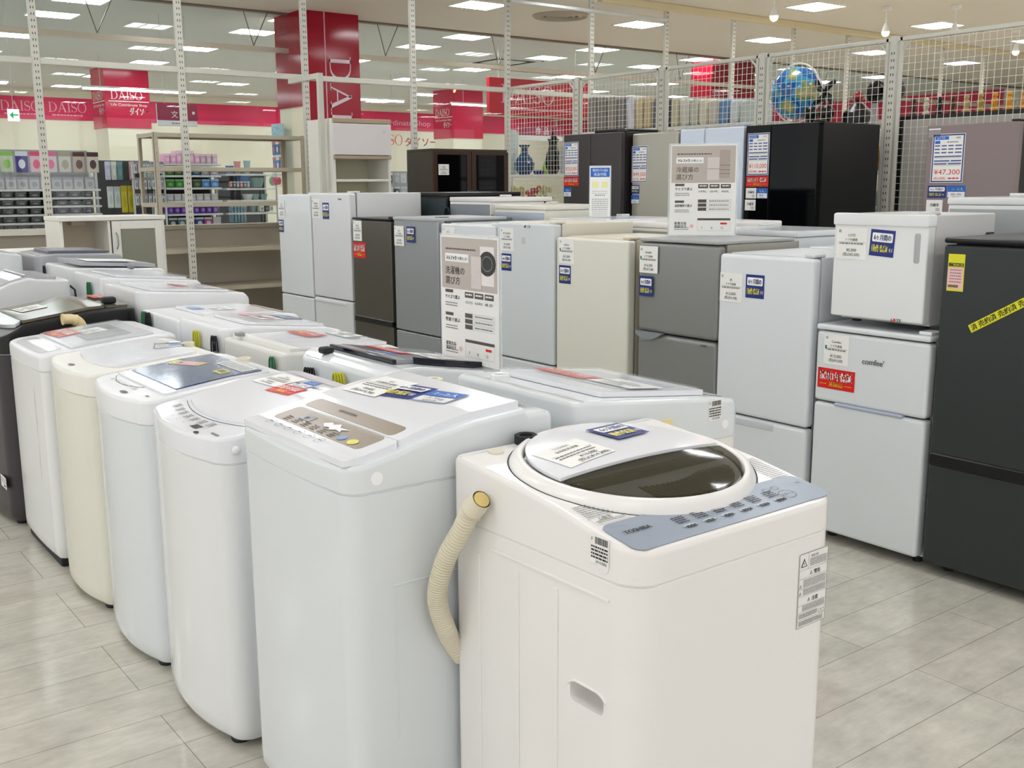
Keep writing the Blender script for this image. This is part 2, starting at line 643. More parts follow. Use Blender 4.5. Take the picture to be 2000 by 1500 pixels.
def small_sign():
    p = Print(.002)
    uu = .1
    for c in 'DAISO': uu += serif(p, c, uu, .5, .15, WHT)
    p.rect(.06, .46, .78, .475, WHT)
    p.text('Life Coordinate Shop', .1, .385, .05, WHT, w=.64)
    p.text('ダイソー', .42, .24, .11, WHT, w=.34, bold=1)
    return p


column(5.8, 6.6, 19.7, 20.5, 2.43, 'pink topped cream column with white shop name, left of the steel rack', PINKC, small_sign, small_sign)
column(13.45, 14.28, 20, 20.8, 2.43, 'pink topped cream column with white shop name, above the dark brown cabinet', PINKC, None, small_sign)
column(14.0, 15.1, 12.8, 13.3, 2.7, 'dark red clad column behind the wire mesh panels', CRIM, None, None)
# hanging entrance header
t = thing('shop_header_sign', 'red header sign with pale serif letters hanging behind the wire mesh', 'hanging sign', (9.4, 13.0, 0))
MB().rbox(0, 1.95, 0, .08, 2.42, 2.96, .01).build('board', mat('crimson_board', (200, 10, 46), .25), t)
p = Print(.002)
uu = .22
for c in 'DAISO': uu += serif(p, c, uu, .0, .27, mat('pale_pink_ink', (244, 176, 196), .4))
p.lines(.4, 1.7, -.1, 1, .04, .03, mat('pale_pink_ink', (244, 176, 196), .4))
p.build('lettering', plane((0, -.001, 2.6), (1, 0, 0), (0, 0, 1)), t)
for a in (.2, 1.7): MB().tube([(a, .04, 2.96), (a, .04, ZC)], .006).build('hanging_rod', POSTM, t)
# 'food' department board
t = thing('department_sign', 'maroon and white hanging board sign behind the vases', 'hanging sign', (15.3, 20, 0))
MB().rbox(0, 1.35, 0, .04, 2.42, 2.76, .03, m=0).build('board', mat('white_board', (236, 236, 236), .4), t)
p = Print(.002); p.rect(0, .12, 1.35, .34, mat('maroon_print', (164, 40, 84), .4)); p.text('食 品', .5, .16, .14, WHT, l=3)
p.build('lettering', plane((0, -.001, 2.42), (1, 0, 0), (0, 0, 1)), t)
for a in (.2, 1.15): MB().tube([(a, .02, 2.76), (a, .02, ZC)], .006).build('hanging_rod', POSTM, t)
t = thing('department_sign', 'maroon topped hanging board sign right of the nearer pink column', 'hanging sign', (4.6, 13.5, 0))
MB().rbox(0, .52, 0, .03, 2.14, 2.42, .03).build('board', mat('white_board', (236, 236, 236), .4), t)
p = Print(.002); p.rect(0, .07, .52, .28, mat('maroon_print', (164, 40, 84), .4)); p.text('文', .18, .11, .07, WHT, l=3); p.disc(.47, .17, .02, .02, WHT, 3)
p.lines(.18, .36, .03, 1, .02, .014, GINK)
p.build('lettering', plane((0, -.001, 2.14), (1, 0, 0), (0, 0, 1)), t)
for a in (.1, .42): MB().tube([(a, .015, 2.42), (a, .015, ZC)], .004).build('hanging_rod', POSTM, t)
t = thing('exit_sign', 'white hanging sign with a green left arrow', 'hanging sign', (2.86, 13.5, 0))
MB().rbox(0, .13, 0, .02, 2.14, 2.28, .01).build('board', mat('lit_sign_face', (240, 250, 240), .4, emit=.5), t)
p = Print(.002)
p.poly([(.02, .07), (.06, .11), (.06, .082), (.115, .082), (.115, .066), (.06, .066), (.06, .03)], mat('green_arrow', (30, 190, 120), .4, emit=.2))
p.build('arrow', plane((0, -.001, 2.14), (1, 0, 0), (0, 0, 1)), t)
MB().tube([(.065, .01, 2.28), (.065, .01, ZC)], .003).build('hanging_rod', POSTM, t)
# tube lights of the neighbour shop
for k, (x, z) in enumerate(((2.2, 3.0), (5.0, 2.98), (9.4, 3.02), (12.2, 3.02), (15.2, 3.02))):
    t = thing('tube_light', 'long white tube light hanging beyond the glass partition', 'tube light', (x, 18.2, 0), 0, 'tube lights beyond the glass')
    MB().box(0, 1.7, -.03, .03, z, z + .03).build('housing', LFR, t, False)
    MB().tube([(0.02, 0, z - .015), (1.68, 0, z - .015)], .018).build('tube', mat('tube_glow', (244, 250, 255), .5, emit=7), t)
    for a in (.3, 1.4): MB().tube([(a, 0, z + .03), (a, 0, ZC)], .004, 6).build('hanging_rod', POSTM, t)

# ---- glass partition towards the neighbouring shop
GLASS = D.materials.new('partition_glass')
GLASS.use_nodes = True
nt = GLASS.node_tree
nt.nodes.clear()
out = nt.nodes.new('ShaderNodeOutputMaterial')
tr = nt.nodes.new('ShaderNodeBsdfTransparent'); tr.inputs[0].default_value = (.93, .955, .95, 1)
gl = nt.nodes.new('ShaderNodeBsdfGlossy'); gl.inputs[1].default_value = .0
mx = nt.nodes.new('ShaderNodeMixShader')
fr = nt.nodes.new('ShaderNodeLayerWeight'); fr.inputs[0].default_value = .5
pw = nt.nodes.new('ShaderNodeMath'); pw.operation = 'POWER'; pw.inputs[1].default_value = 5
ad = nt.nodes.new('ShaderNodeMath'); ad.operation = 'MULTIPLY_ADD'; ad.inputs[1].default_value = .6; ad.inputs[2].default_value = .03
nt.links.new(fr.outputs['Facing'], pw.inputs[0]); nt.links.new(pw.outputs[0], ad.inputs[0]); nt.links.new(ad.outputs[0], mx.inputs[0]); nt.links.new(tr.outputs[0], mx.inputs[1]); nt.links.new(gl.outputs[0], mx.inputs[2])
nt.links.new(mx.outputs[0], out.inputs[0])
GY = 12.62
struct('window_1', MB().box(-4, 24, GY, GY + .01, .92, ZC - .02), GLASS)
struct('trim_2', MB().box(-4, 24, GY - .04, GY + .04, 3.02, 3.08), mat('champagne_rail', (196, 188, 172), .3, metal=.3))
struct('trim_3', MB().box(-4, 24, GY - .05, GY + .06, .86, .93), mat('pale_sill', (214, 212, 200), .4))
struct('wall_low', MB().box(-4, 24, GY - .02, GY + .04, 0, .86), mat('taupe_board', (150, 142, 130), .6))
for k in range(11):
    x = -.05 + 1.86 * k
    t = thing('ceiling_brace', 'thin V shaped metal brace between ceiling and glass rail', 'brace', (x, GY - .05, 0), 0, 'V braces along the glass partition')
    MB().tube([(0, 0, 3.08), (-.13, -.02, ZC)], .006, 6).build('rod', mat('bronze_rod', (120, 112, 98), .4, metal=.5), t)
    MB().tube([(0, 0, 3.08), (.2, -.02, ZC)], .006, 6).build('rod', mat('bronze_rod', (120, 112, 98), .4, metal=.5), t)

# ---- slotted uprights and rails of the wall display system
def slotted_post(X, Y, h, name='slotted_post', lab='white slotted upright post reaching towards the ceiling', grp='slotted uprights along the glass side'):
    t = thing(name, lab, 'post', (X, Y, 0), 0, grp)
    m = MB().rbox(-.03, .03, -.02, .02, 0, h, .003, 1)
    s = m
    n = int((h - .3) / .05)
    for k in range(n):
        z = .25 + k * .05
        for a in (-.013, .007): s.box(a, a + .006, -.0215, -.0195, z, z + .018, 1)
    m.build('upright', [POSTM, GAP], t, False)
    return t


PO = [2.24 + 1.2 * i for i in range(13)]
p0 = slotted_post(PO[0], 9.4, ZC)
for x in PO[1:]: dup(p0, (x, 9.4, 0))
for i in range(4):
    t = thing('cross_rail', 'off white horizontal rail joining two slotted posts, bay %s from the left' % ('first', 'second', 'third', 'fourth')[i], 'rail', (PO[i], 9.4, 0))
    MB().rbox(.03, 1.17, -.02, .02, 2.37, 2.42, .004, 1).build('rail', POSTM, t)
t = thing('cross_rail', 'off white horizontal rail joining two slotted posts, bay left of the first one seen', 'rail', (PO[0] - 1.2, 9.4, 0))
MB().rbox(.03, 1.17, -.02, .02, 2.37, 2.42, .004, 1).build('rail', POSTM, t)
for i in range(4, 7):
    t = thing('cross_rail', 'off white horizontal rail above the mesh corner, bay %s' % ('over the dark cabinet', 'over the red header sign', 'by the wrapped bags')[i - 4], 'rail', (PO[i], 9.4, 0))
    MB().rbox(.03, 1.17, -.02, .02, 2.36, 2.41, .004, 1).build('rail', POSTM, t)
t = thing('lighting_rail', 'cream lighting rail fixed along the ceiling above the posts', 'rail', (9.9, 9.33, 0))
MB().rbox(-1.6, 9, -.04, .04, 3.42, ZC - .001, .006, 1).build('rail', mat('cream_rail', (214, 200, 164), .4), t)
t = thing('lighting_rail', 'thin silver rail between the tall posts under the ceiling', 'rail', (7.06, 9.38, 0))
MB().rbox(0, 2.35, -.03, -.0, 3.3, 3.34, .006, 1).build('rail', mat('pale_rail', (200, 204, 204), .3, metal=.4), t)
# wing frame by the tall white cupboard
t = thing('wing_frame', 'white square tube wing frame beside the tall white cupboard', 'frame', (4.47, 8.77, 0))
m = MB().rbox(-.025, .025, -.02, .02, 0, 2.375, .003, 1)
m.rbox(-.025, .025, .02, .6, 2.325, 2.375, .003, 1)
m.build('frame', POSTM, t)

# ---- wire mesh partition running away along x = 7
def mesh_panel(y0, y1, label, cell=.05, grp=None):
    t = thing('wire_mesh_fence', label, 'mesh fence', (7.0, y0, 0), 0)
    L_ = y1 - y0
    m = MB()
    m.rbox(-.012, .012, 0, L_, 2.39, 2.42, .004, 1); m.rbox(-.012, .012, 0, L_, .3, .33, .004, 1)
    m.rbox(-.012, .012, .025, .05, .3, 2.42, .004, 1); m.rbox(-.012, .012, L_ - .05, L_ - .025, .3, 2.42, .004, 1)
    for a, b in ((.05, 1), (L_ - .05, -1)):
        m.tube([(0, a, 2.33), (0, a + b * .06, 2.39)], .008, 6)
    m.build('frame', POSTM, t)
    g = MB()
    y = .05
    while y < L_ - .05:
        g.box(-.0014, .0014, y - .0014, y + .0014, .33, 2.39); y += cell
    z = .33
    while z < 2.39:
        g.box(-.004, -.0014, .05, L_ - .05, z - .0014, z + .0014); z += cell
    g.build('wire_grid', WIREM, t, False)
    return t


YS = [2.3, 3.45, 4.64, 5.85, 7.0, 8.18, 9.37]
for i in range(1, 6):
    mesh_panel(YS[i] + .02, YS[i + 1] - .02, 'white wire mesh panel, %s counted from the nearest at the right edge' % ('first', 'second', 'third', 'fourth', 'fifth')[i - 1])
for y, nm in ((3.45, 'at the far right edge'), (4.64, 'between the black fridge and the grey board'), (5.85, 'above the pale blue fridge'), (7.0, 'behind the beige fridge'), (8.18, 'left of the brown fridge')):
    t = slotted_post(7.0, y, 2.43, 'mesh_post', 'white slotted post of the mesh partition ' + nm, None)
    t.rotation_euler = (0, 0, -pi / 2)

# ---- spotlights
def spot(X, Y, z, label, on=True):
    t = thing('spotlight', label, 'spotlight', (X, Y, 0))
    MB().rbox(-.02, .02, -.06, .06, ZC - .05, ZC - .001, .004, 1).build('adapter', LFR, t)
    MB().tube([(0, 0, ZC - .05), (0, 0, z + .1)], .007).build('stem', LFR, t)
    m = MB().lathe([(.02, z + .1), (.032, z + .06), (.045, z + .02), (.05, z)], 14)
    m.build('lamp_shade', LFR, t)
    MB().ball((0, 0, z - .01), .045).build('bulb', mat('warm_bulb_glow', (255, 214, 150), .4, emit=22) if on else mat('unlit_bulb', (236, 232, 222), .3), t)
    if on:
        ld = D.lights.new('warm_spot', 'SPOT')
        ld.energy = 60; ld.color = (1, .78, .5); ld.spot_size = rad(120); ld.shadow_soft_size = .05
        lo = D.objects.new('warm_spot', ld); link(lo, t); lo.location = (0, 0, z - .07)


spot(9.6, 7.9, 3.2, 'warm lit spotlight hanging left of the others below the ceiling')
spot(11.7, 7.9, 3.2, 'warm lit spotlight above the mesh partition post')
spot(12.3, 7.35, 3.2, 'unlit white spotlight hanging above the mesh panel', False)
spot(14.9, 7.95, 3.2, 'warm lit spotlight seen through the mesh at the right edge')
# round and square ceiling diffusers
t = thing('air_diffuser', 'large round ringed air diffuser in the ceiling', 'air vent', (8.89, 10.73, 0))
m = MB()
for r in (.36, .27, .19, .11):
    m.lathe([(r, ZC - .001), (r, ZC - .012), (r - .03, ZC - .03), (r - .045, ZC - .006)], 32)
m.build('rings', mat('vent_grey_beige', (176, 166, 150), .5), t)
for (x, y, r) in ((4.3, 19.5, 'far left beyond the glass'), (11.3, 15.2, 'beyond the glass above the dark cabinet')):
    t = thing('ceiling_vent', 'square ceiling air vent ' + r, 'air vent', (x, y, 0))
    m = MB()
    for k, s_ in enumerate((.5, .4, .3)):
        for a, b, c, d in ((-s_, s_, -s_, -s_ + .04), (-s_, s_, s_ - .04, s_), (-s_, -s_ + .04, -s_, s_), (s_ - .04, s_, -s_, s_)):
            m.box(a, b, c, d, ZC - .02, ZC, 0 if k % 2 == 0 else 1)
    m.build('vent_frame', [LFR, GAP], t, False)

# ================================================================== appliances
def interp(prof, v):
    if v <= prof[0][0]: return prof[0][1]
    for (a, za), (b, zb) in zip(prof, prof[1:]):
        if v <= b: return za + (zb - za) * (v - a) / (b - a)
    return prof[-1][1]


def outline(W, y0, y1, bulge, rf, rb, vs):
    """right half chain from front centre to back centre"""
    hw = W / 2
    pts = []
    fy = lambda u: y0 - bulge * (1 - (u / hw) ** 2)
    for k in range(7):
        u = (hw - rf) * k / 6
        pts.append((u, fy(u)))
    ys = fy(hw - rf)
    for k in range(1, 7):
        a = pi / 2 * k / 6
        pts.append((hw - rf + rf * sin(a), ys + rf * (1 - cos(a))))
    for v in vs: pts.append((hw, v))
    for k in range(5):
        a = pi / 2 * k / 4
        pts.append((hw - rb + rb * cos(a), y1 - rb + rb * sin(a)))
    pts.append((0, y1))
    return pts


def ringof(ch):
    return ch + [(-a, b) for a, b in ch[-2:0:-1]]


def loft(layers, m=0, cap0=False, cap1=False, mb=None):
    """layers: list of rings (lists of 3D points)"""
    mb = mb or MB()
    n = len(layers[0])
    vs = [p for L_ in layers for p in L_]
    fs = []
    for i in range(len(layers) - 1):
        for k in range(n):
            k2 = (k + 1) % n
            fs.append((i * n + k, i * n + k2, (i + 1) * n + k2, (i + 1) * n + k))
    mb.raw(vs, fs, m)
    base = len(mb.v) - n
    if cap1:   # strip cap pairing right and left
        h = n // 2
        for i in range(h):
            a, b = base + i, base + i + 1
            c, d = base + (n - i - 1) % n, base + (n - i) % n
            if i == 0: mb.f.append((a, b, c))
            elif i == h - 1: mb.f.append((a, b, d))
            else: mb.f.append((a, b, c, d))
            mb.m.append(m)
    if cap0:
        mb.f.append(tuple(range(len(mb.v) - len(vs), len(mb.v) - len(vs) + n))[::-1]); mb.m.append(m)
    return mb


class Washer:
    def __init__(s, name, label, X, Y, rz, W, Dp, seam, prof, bulge=.02, rf=.05, rb=.025, body=WHITE, deck=DECK, z0=.02, taper=0, foot=True, cat='washing machine', skirt=False):
        s.W, s.D, s.prof, s.bulge, s.rf, s.rb, s.seam = W, Dp, prof, bulge, rf, rb, seam
        s.t = thing(name, label, cat, (X, Y, 0), rz)
        y0, y1 = bulge, Dp
        vs = sorted(set([bulge + rf + .01] + [v for v, _ in prof if bulge + rf + .02 < v < Dp - rb - .01] + [Dp - rb - .005]))
        s.vs = vs
        def lay(i, zf, bl=bulge):
            ch = outline(W - 2 * i, y0 + i, y1 - i, bl, max(.008, rf - i * .6), rb, vs)
            return [(a, b, zf(b) if callable(zf) else zf) for a, b in ringof(ch)]
        zt = lambda v: interp(prof, v)
        m = loft([lay(.012, z0), lay(.001, z0 + .02), lay(0, z0 + .05), lay(0, seam - .003), lay(.0025, seam - .0015)], cap0=True, cap1=True)
        s.body = m.build('body', body, s.t)
        m = loft([lay(.003, seam - .0015), lay(.0015, seam + .001)])
        m.build('seam_line', SEAM, s.t)
        m = loft([lay(.0015, seam + .001), lay(-.001, seam + .003), lay(-.001, lambda v: zt(v) - .012), lay(.0005, lambda v: zt(v) - .006), lay(.003, lambda v: zt(v) - .002), lay(.0075, zt)], cap1=True)
        s.top = m.build('top_cover', deck, s.t, ang=25)
        if foot:
            for a in (-1, 1):
                for b in (.07, Dp - .06):
                    MB().lathe([(.024, 0), (.026, .006), (.018, z0 + .005)], 14, M=Matrix.Translation((a * (W / 2 - .07), b, 0))).build('foot', DARK, s.t)

    def z(s, v): return interp(s.prof, v)

    def fm(s, off=.0004):
        return lambda a, b, h: V((a, b, s.z(b) + off + h))

    def patch(s, name, u0, u1, v0, v1, off, th, m, r=.015, bow=0, nv=10, parent=None, slope=0, shape=None):
        """raised plate following the deck profile; bow curves its front edge"""
        vv = [v0 + (v1 - v0) * k / nv for k in range(nv + 1)]
        extra = [v0 + r * (1 - cos(pi / 2 * k / 4)) for k in range(5)] + [v1 - r * (1 - cos(pi / 2 * k / 4)) for k in range(5)] + [v for v, _ in s.prof if v0 < v < v1]
        vv = sorted(set([round(x, 5) for x in vv + extra]))
        nu = 10
        top = []
        for v in vv:
            ins = 0
            if r:
                if v < v0 + r: ins = r - math.sqrt(max(0, r * r - (v0 + r - v) ** 2))
                if v > v1 - r: ins = max(ins, r - math.sqrt(max(0, r * r - (v - v1 + r) ** 2)))
            a, b = u0 + ins, u1 - ins
            row = []
            for k in range(nu + 1):
                u = a + (b - a) * k / nu
                q = (u - (u0 + u1) / 2) / ((u1 - u0) / 2)
                vb = v - bow * (1 - q * q) * (1 if v1 - v0 < .01 else 1 - (v - v0) / (v1 - v0))
                row.append((u, vb, s.z(vb) + off + th + slope * (v - v0)))
            top.append(row)
        mb = MB()
        n = len(vv)
        vs = [p for row in top for p in row] + [(p[0], p[1], p[2] - th) for row in top for p in row]
        W_ = nu + 1
        B = n * W_
        fs = []
        for j in range(n - 1):
            for k in range(nu):
                q = (j * W_ + k, j * W_ + k + 1, (j + 1) * W_ + k + 1, (j + 1) * W_ + k)
                fs.append(q); fs.append(tuple(B + x for x in q[::-1]))
        edge = [k for k in range(W_)] + [j * W_ + nu for j in range(1, n)] + [(n - 1) * W_ + k for k in range(nu - 1, -1, -1)] + [j * W_ for j in range(n - 2, 0, -1)]
        for i in range(len(edge)):
            a, b = edge[i], edge[(i + 1) % len(edge)]
            fs.append((a, B + a, B + b, b))
        mb.raw(vs, fs)
        return mb.build(name, m, parent or s.t, ang=30)

    def ring_inlet(s, u, v, m=HOSEM, z=None):
        z = s.z(v) if z is None else z
        MB().lathe([(.024, z - .01), (.024, z + .012), (.02, z + .014), (.014, z + .012), (.013, z - .004)], 16, M=Matrix.Translation((u, v, 0))).build('water_inlet', m, s.t)

    def cord(s, u, z, cols=(DARK,), k=3, h=.12):
        """bundled mains lead hanging on the back panel"""
        for c, m in enumerate(cols):
            mb = MB()
            for j in range(k):
                uu = u + c * .05 + j * .009
                pts = [(uu + .012 * sin(q * 2 * pi / 12), s.D + .012 + .004 * j, z - h / 2 + h / 2 * cos(q * 2 * pi / 12)) for q in range(13)]
                mb.tube(pts, .0035, 6)
            mb.build('power_cord', m, s.t)


def frame_deck(w, u, v, rot=0):
    """decal frame on a washer deck, text reading from the front; rot in degrees"""
    c, s_ = cos(rad(rot)), sin(rad(rot))
    return lambda a, b, h: V((u + a * c - b * s_, v + a * s_ + b * c, w.z(v + a * s_ + b * c) + .0025 + h))


# ---- printed cards -------------------------------------------------
def p_tag(brand, price='¥9,800', tax='(税込¥10,780)', w=.09, h=.1, seed=1, green=False):
    p = Print()
    p.back(0, 0, w, h, PAPER)
    p.text('冊', w * .06, h * .84, h * .08, GINK)
    p.text(brand, w / 2, h * .72, h * .085, INK, al='c')
    p.text('ドア冷蔵庫', w / 2, h * .58, h * .07, INK, al='c')
    p.rect(w * .05, h * .53, w * .95, h * .54, GINK)
    p.lines(w * .1, w * .9, h * .47, 1, .01, h * .045, GINK, seed=seed)
    p.text(price, w / 2, h * .24, h * .1, INK, al='c')
    p.text(tax, w / 2, h * .1, h * .095, INK, al='c', w=w * .55)
    if green: p.rect(w * .04, h * .5, w * .12, h * .62, GREENI)
    return p


def p_navy(w=.08, h=.085):
    p = Print()
    p.back(0, 0, w, h, NAVY)
    p.poly([(w * .1, h * .54), (w * .9, h * .54), (w * .92, h * .6), (w * .92, h * .84), (w * .9, h * .88), (w * .1, h * .88), (w * .08, h * .84), (w * .08, h * .6)], WHT)
    p.text('6ヶ月間の', w / 2, h * .62, h * .18, NAVY, l=3, al='c', w=w * .7, bold=1)
    p.text('動作保証', w * .08, h * .18, h * .22, YEL, l=2, w=w * .68, bold=1)
    p.text('付', w * .8, h * .2, h * .13, WHT, l=2, bold=1)
    return p


def p_red(w=.13, h=.065):
    p = Print()
    p.back(0, 0, w, h, RED)
    p.text('家電1年保証', w * .06, h * .46, h * .36, WHT, l=2, w=w * .86, bold=1)
    p.text('対象商品', w / 2, h * .14, h * .2, ORY, l=2, al='c', w=w * .36, bold=1)
    p.rect(w * .06, h * .22, w * .25, h * .24, ORY); p.rect(w * .73, h * .22, w * .93, h * .24, ORY)
    return p


def p_blue(w=.06, h=.065, s_='1~2人', b_='~5.5kg'):
    p = Print()
    p.back(0, 0, w, h, PAPER)
    p.frame(0, 0, w, h, w * .03, BLUE)
    p.rect(w * .03, h * .5, w * .97, h * .97, BLUE)
    p.text(s_, w * .25, h * .6, h * .22, WHT, l=3, w=w * .65, bold=1)
    p.text(b_, w / 2, h * .22, h * .16, NAVY, l=2, al='c', w=w * .6)
    p.lines(w * .3, w * .7, h * .08, 1, .01, h * .04, GINK)
    return p


def p_price(price, w=.17, h=.29):
    p = Print()
    p.back(0, 0, w, h, PAPER)
    p.frame(w * .02, h * .012, w * .98, h * .988, w * .035, NAVY)
    p.rect(w * .08, h * .88, w * .5, h * .95, BLUE)
    p.text('おすすめ', w * .14, h * .895, h * .035, WHT, l=3)
    p.text('冷蔵庫', w * .7, h * .9, h * .03, GINK)
    p.rect(w * .08, h * .8, w * .24, h * .86, BLUE)
    p.lines(w * .45, w * .8, h * .82, 1, 0, h * .02, GINK)
    blu = mat('table_blue', (62, 82, 150), .4)
    for r in range(3):
        for c in range(4):
            p.rect(w * (.08 + .21 * c), h * (.745 - r * .07), w * (.24 + .21 * c + (.04 if c == 3 else 0)), h * (.77 - r * .07), blu)
    for r, (a, b) in enumerate(((.54, 1), (.45, .6), (.39, .5))):
        p.rect(w * .08, h * (a - .015), w * (.08 + .84 * b - (.02 if b < 1 else 0)), h * (a + .01), blu)
        if b < 1: p.rect(w * (.1 + .84 * b), h * (a - .015), w * .92, h * (a + .01), blu)
        p.lines(w * .1, w * .9, h * (a - .04), 1, 0, h * .012, LINK_)
    p.text(price, w * .5, h * .17, h * .11, REDT, l=2, al='c', w=w * .8)
    p.text('(税込価格)', w * .1, h * .07, h * .045, REDT, w=w * .38)
    p.lines(w * .55, w * .9, h * .075, 1, 0, h * .03, REDT)
    return p


def p_cold(w=.08, h=.08):
    p = Print(); p.back(0, 0, w, h, PAPER); p.text('冷蔵室', w / 2, h * .5, h * .2, INK, al='c', bold=1)
    p.lines(w * .6, w * .85, h * .3, 3, h * .09, h * .04, GINK)
    return p


def p_barcode(w=.05, h=.06):
    p = Print()
    p.back(0, 0, w, h, PAPER)
    rn = random.Random(3)
    p.text('F', w * .06, h * .78, h * .13, INK)
    u = w * .24
    while u < w * .95:
        d = rn.uniform(.01, .035) * w
        p.rect(u, h * .7, u + d, h * .94, INK); u += d + rn.uniform(.012, .03) * w
    p.lines(w * .04, w * .95, h * .56, 4, h * .12, h * .06, INK, seed=4)
    p.text('(¥14,300)', w * .3, h * .05, h * .1, INK)
    return p


def p_soldtag(w=.05, h=.11):
    p = Print()
    p.back(0, 0, w, h, TAPE)
    p.rect(w * .05, h * .66, w * .95, h * .76, INK); p.text('ご売約済', w * .12, h * .67, h * .07, TAPE, l=3, w=w * .8)
    p.rect(w * .02, h * .06, w * .94, h * .64, PINKP, l=1)
    p.lines(w * .15, w * .85, h * .56, 5, h * .08, h * .025, GINK, l=3)
    p.rect(w * .08, h * .1, w * .7, h * .17, mat('olive_stamp', (120, 110, 40), .5), l=3)
    return p


def p_tape(w=.22, h=.03):
    p = Print()
    p.back(0, 0, w, h, TAPE)
    p.text('済 売約済 売約済 売', w * .03, h * .22, h * .6, INK, w=w * .95, bold=1)
    return p


def p_warn(w=.075, h=.15, seed=2):
    p = Print(.0004)
    p.back(0, 0, w, h, WHITEW)
    p.frame(0, 0, w, h, .0006, INK)
    for a in (.78, .66, .52, .42, .3, .2, .1): p.rect(0, h * a, w, h * a + .0004, INK)
    def tri(u, v, s_):
        p.poly([(u, v), (u + s_, v), (u + s_ / 2, v + s_ * .9)], INK)
        p.poly([(u + s_ * .16, v + s_ * .09), (u + s_ * .84, v + s_ * .09), (u + s_ / 2, v + s_ * .7)], WHITEW, 2)
        p.rect(u + s_ * .46, v + s_ * .2, u + s_ * .54, v + s_ * .5, INK, 3)
    tri(w * .05, h * .82, w * .22)
    p.rect(w * .31, h * .78, w * .315, h, INK)
    p.text('(取扱注意)', w * .4, h * .93, h * .025, INK); p.lines(w * .36, w * .95, h * .9, 5, h * .022, h * .01, GINK, seed=1)
    tri(w * .38, h * .69, w * .1); p.text('警告', w * .52, h * .69, h * .05, INK, bold=1)
    p.lines(w * .16, w * .95, h * .63, 5, h * .022, h * .01, GINK, seed=5); tri(w * .02, h * .54, w * .1)
    p.lines(w * .16, w * .95, h * .5, 4, h * .02, h * .01, GINK, seed=6); tri(w * .02, h * .44, w * .1)
    tri(w * .34, h * .33, w * .1); p.text('注意', w * .48, h * .33, h * .05, INK, bold=1)
    p.lines(w * .16, w * .95, h * .28, 4, h * .02, h * .01, GINK, seed=7)
    p.lines(w * .05, w * .7, h * .17, 3, h * .022, h * .012, GINK, seed=8); p.ring(w * .8, h * .14, w * .05, w * .05, .0006, INK); p.ring(w * .91, h * .14, w * .05, w * .05, .0006, INK)
    p.lines(w * .05, w * .9, h * .07, 3, h * .022, h * .012, GINK, seed=9)
    return p


# ================================================================== row B helper + washers
RA, RBK = -pi / 2, pi / 2     # facing -X, facing +X
# ---- the big round-lid machine in front
T = Washer('washing_machine', 'warm white top loading washing machine in front with round smoked lid and side drain hose', 1.3675, 1.139, rad(.9), .535, .505, .742,
           [(0, .803), (.1, .820), (.2, .838), (.3, .851), (.4, .860), (.505, .868)], bulge=.0, rf=.055, rb=.014, body=WHITEW, deck=WHITEW)
zT = T.z
# handle recess on the left side
cut = MB().rbox(-.28, -.215, .072, .158, .497, .534, .012, 3)
co_ = cut.build('cutter', WHITEW, None)
co_.parent = T.t
md = T.body.modifiers.new('b', 'BOOLEAN'); md.operation = 'DIFFERENCE'; md.object = co_; md.solver = 'EXACT'
dg = bpy.context.evaluated_depsgraph_get(); dg.update()
me = D.meshes.new_from_object(T.body.evaluated_get(dg))
T.body.modifiers.clear(); me.shade_smooth(); me.set_sharp_from_angle(angle=rad(30)); T.body.data = me
T.body.modifiers.new('normals', 'WEIGHTED_NORMAL').keep_sharp = True
D.objects.remove(co_)
MB().tube([(-.2675, .066 + .098 * k / 10, .537 - (.012 if k in (0, 10) else .004 if k in (1, 9) else 0)) for k in range(11)], .0028, 8).build('carry_handle', WHITEW, T.t)
m = MB()
for y in (.19, .3, .42):
    m.rbox(-.2695, -.267, y, y + .012, .08, .69, .0012, 1)
m.rbox(-.2705, -.267, .06, .38, .706, .712, .0012, 1)
m.build('side_ridge', WHITEW, T.t)
m = MB().lathe([(.013, 0), (.013, .001), (.012, .0015)], 20, M=Matrix.Translation((-.2685, .075, .765)) @ Matrix.Rotation(-pi / 2, 4, 'Y'))
m.build('screw_cap', WHITEW, T.t)
# raised ring and lid
LC = .283      # centre of the round lid


def tz(v): return .834 + .1 * v


def disc_ring(prof, m, name, seg=72):
    """prof: rings round the lid centre as (rx, ry, share of the rise from deck to lid, extra height)"""
    vs = []; fs = []
    for rx, ry, t_, e in prof:
        for k in range(seg):
            a = 2 * pi * k / seg
            y = LC + ry * sin(a)
            d = T.z(y)
            vs.append((rx * cos(a), y, d + (tz(y) - d) * t_ + e))
    for i in range(len(prof) - 1):
        for k in range(seg):
            k2 = (k + 1) % seg
            fs.append((i * seg + k, i * seg + k2, (i + 1) * seg + k2, (i + 1) * seg + k))
    return MB().raw(vs, fs).build(name, m, T.t, ang=60, wn=False)


disc_ring([(.25, .224, 0, -.01), (.2495, .2235, 0, .0005), (.246, .2215, .25, .002), (.24, .218, .55, .003), (.232, .2145, .8, .0035), (.224, .211, .95, .003), (.218, .208, 1, .0), (.2165, .2065, 1, -.004), (.2135, .205, 1, -.03)], WHITEW, 'lid_rim')
disc_ring([(.2525, .2265, 0, .0004), (.2497, .2237, 0, .0006)], GAP, 'rim_shadow_gap')
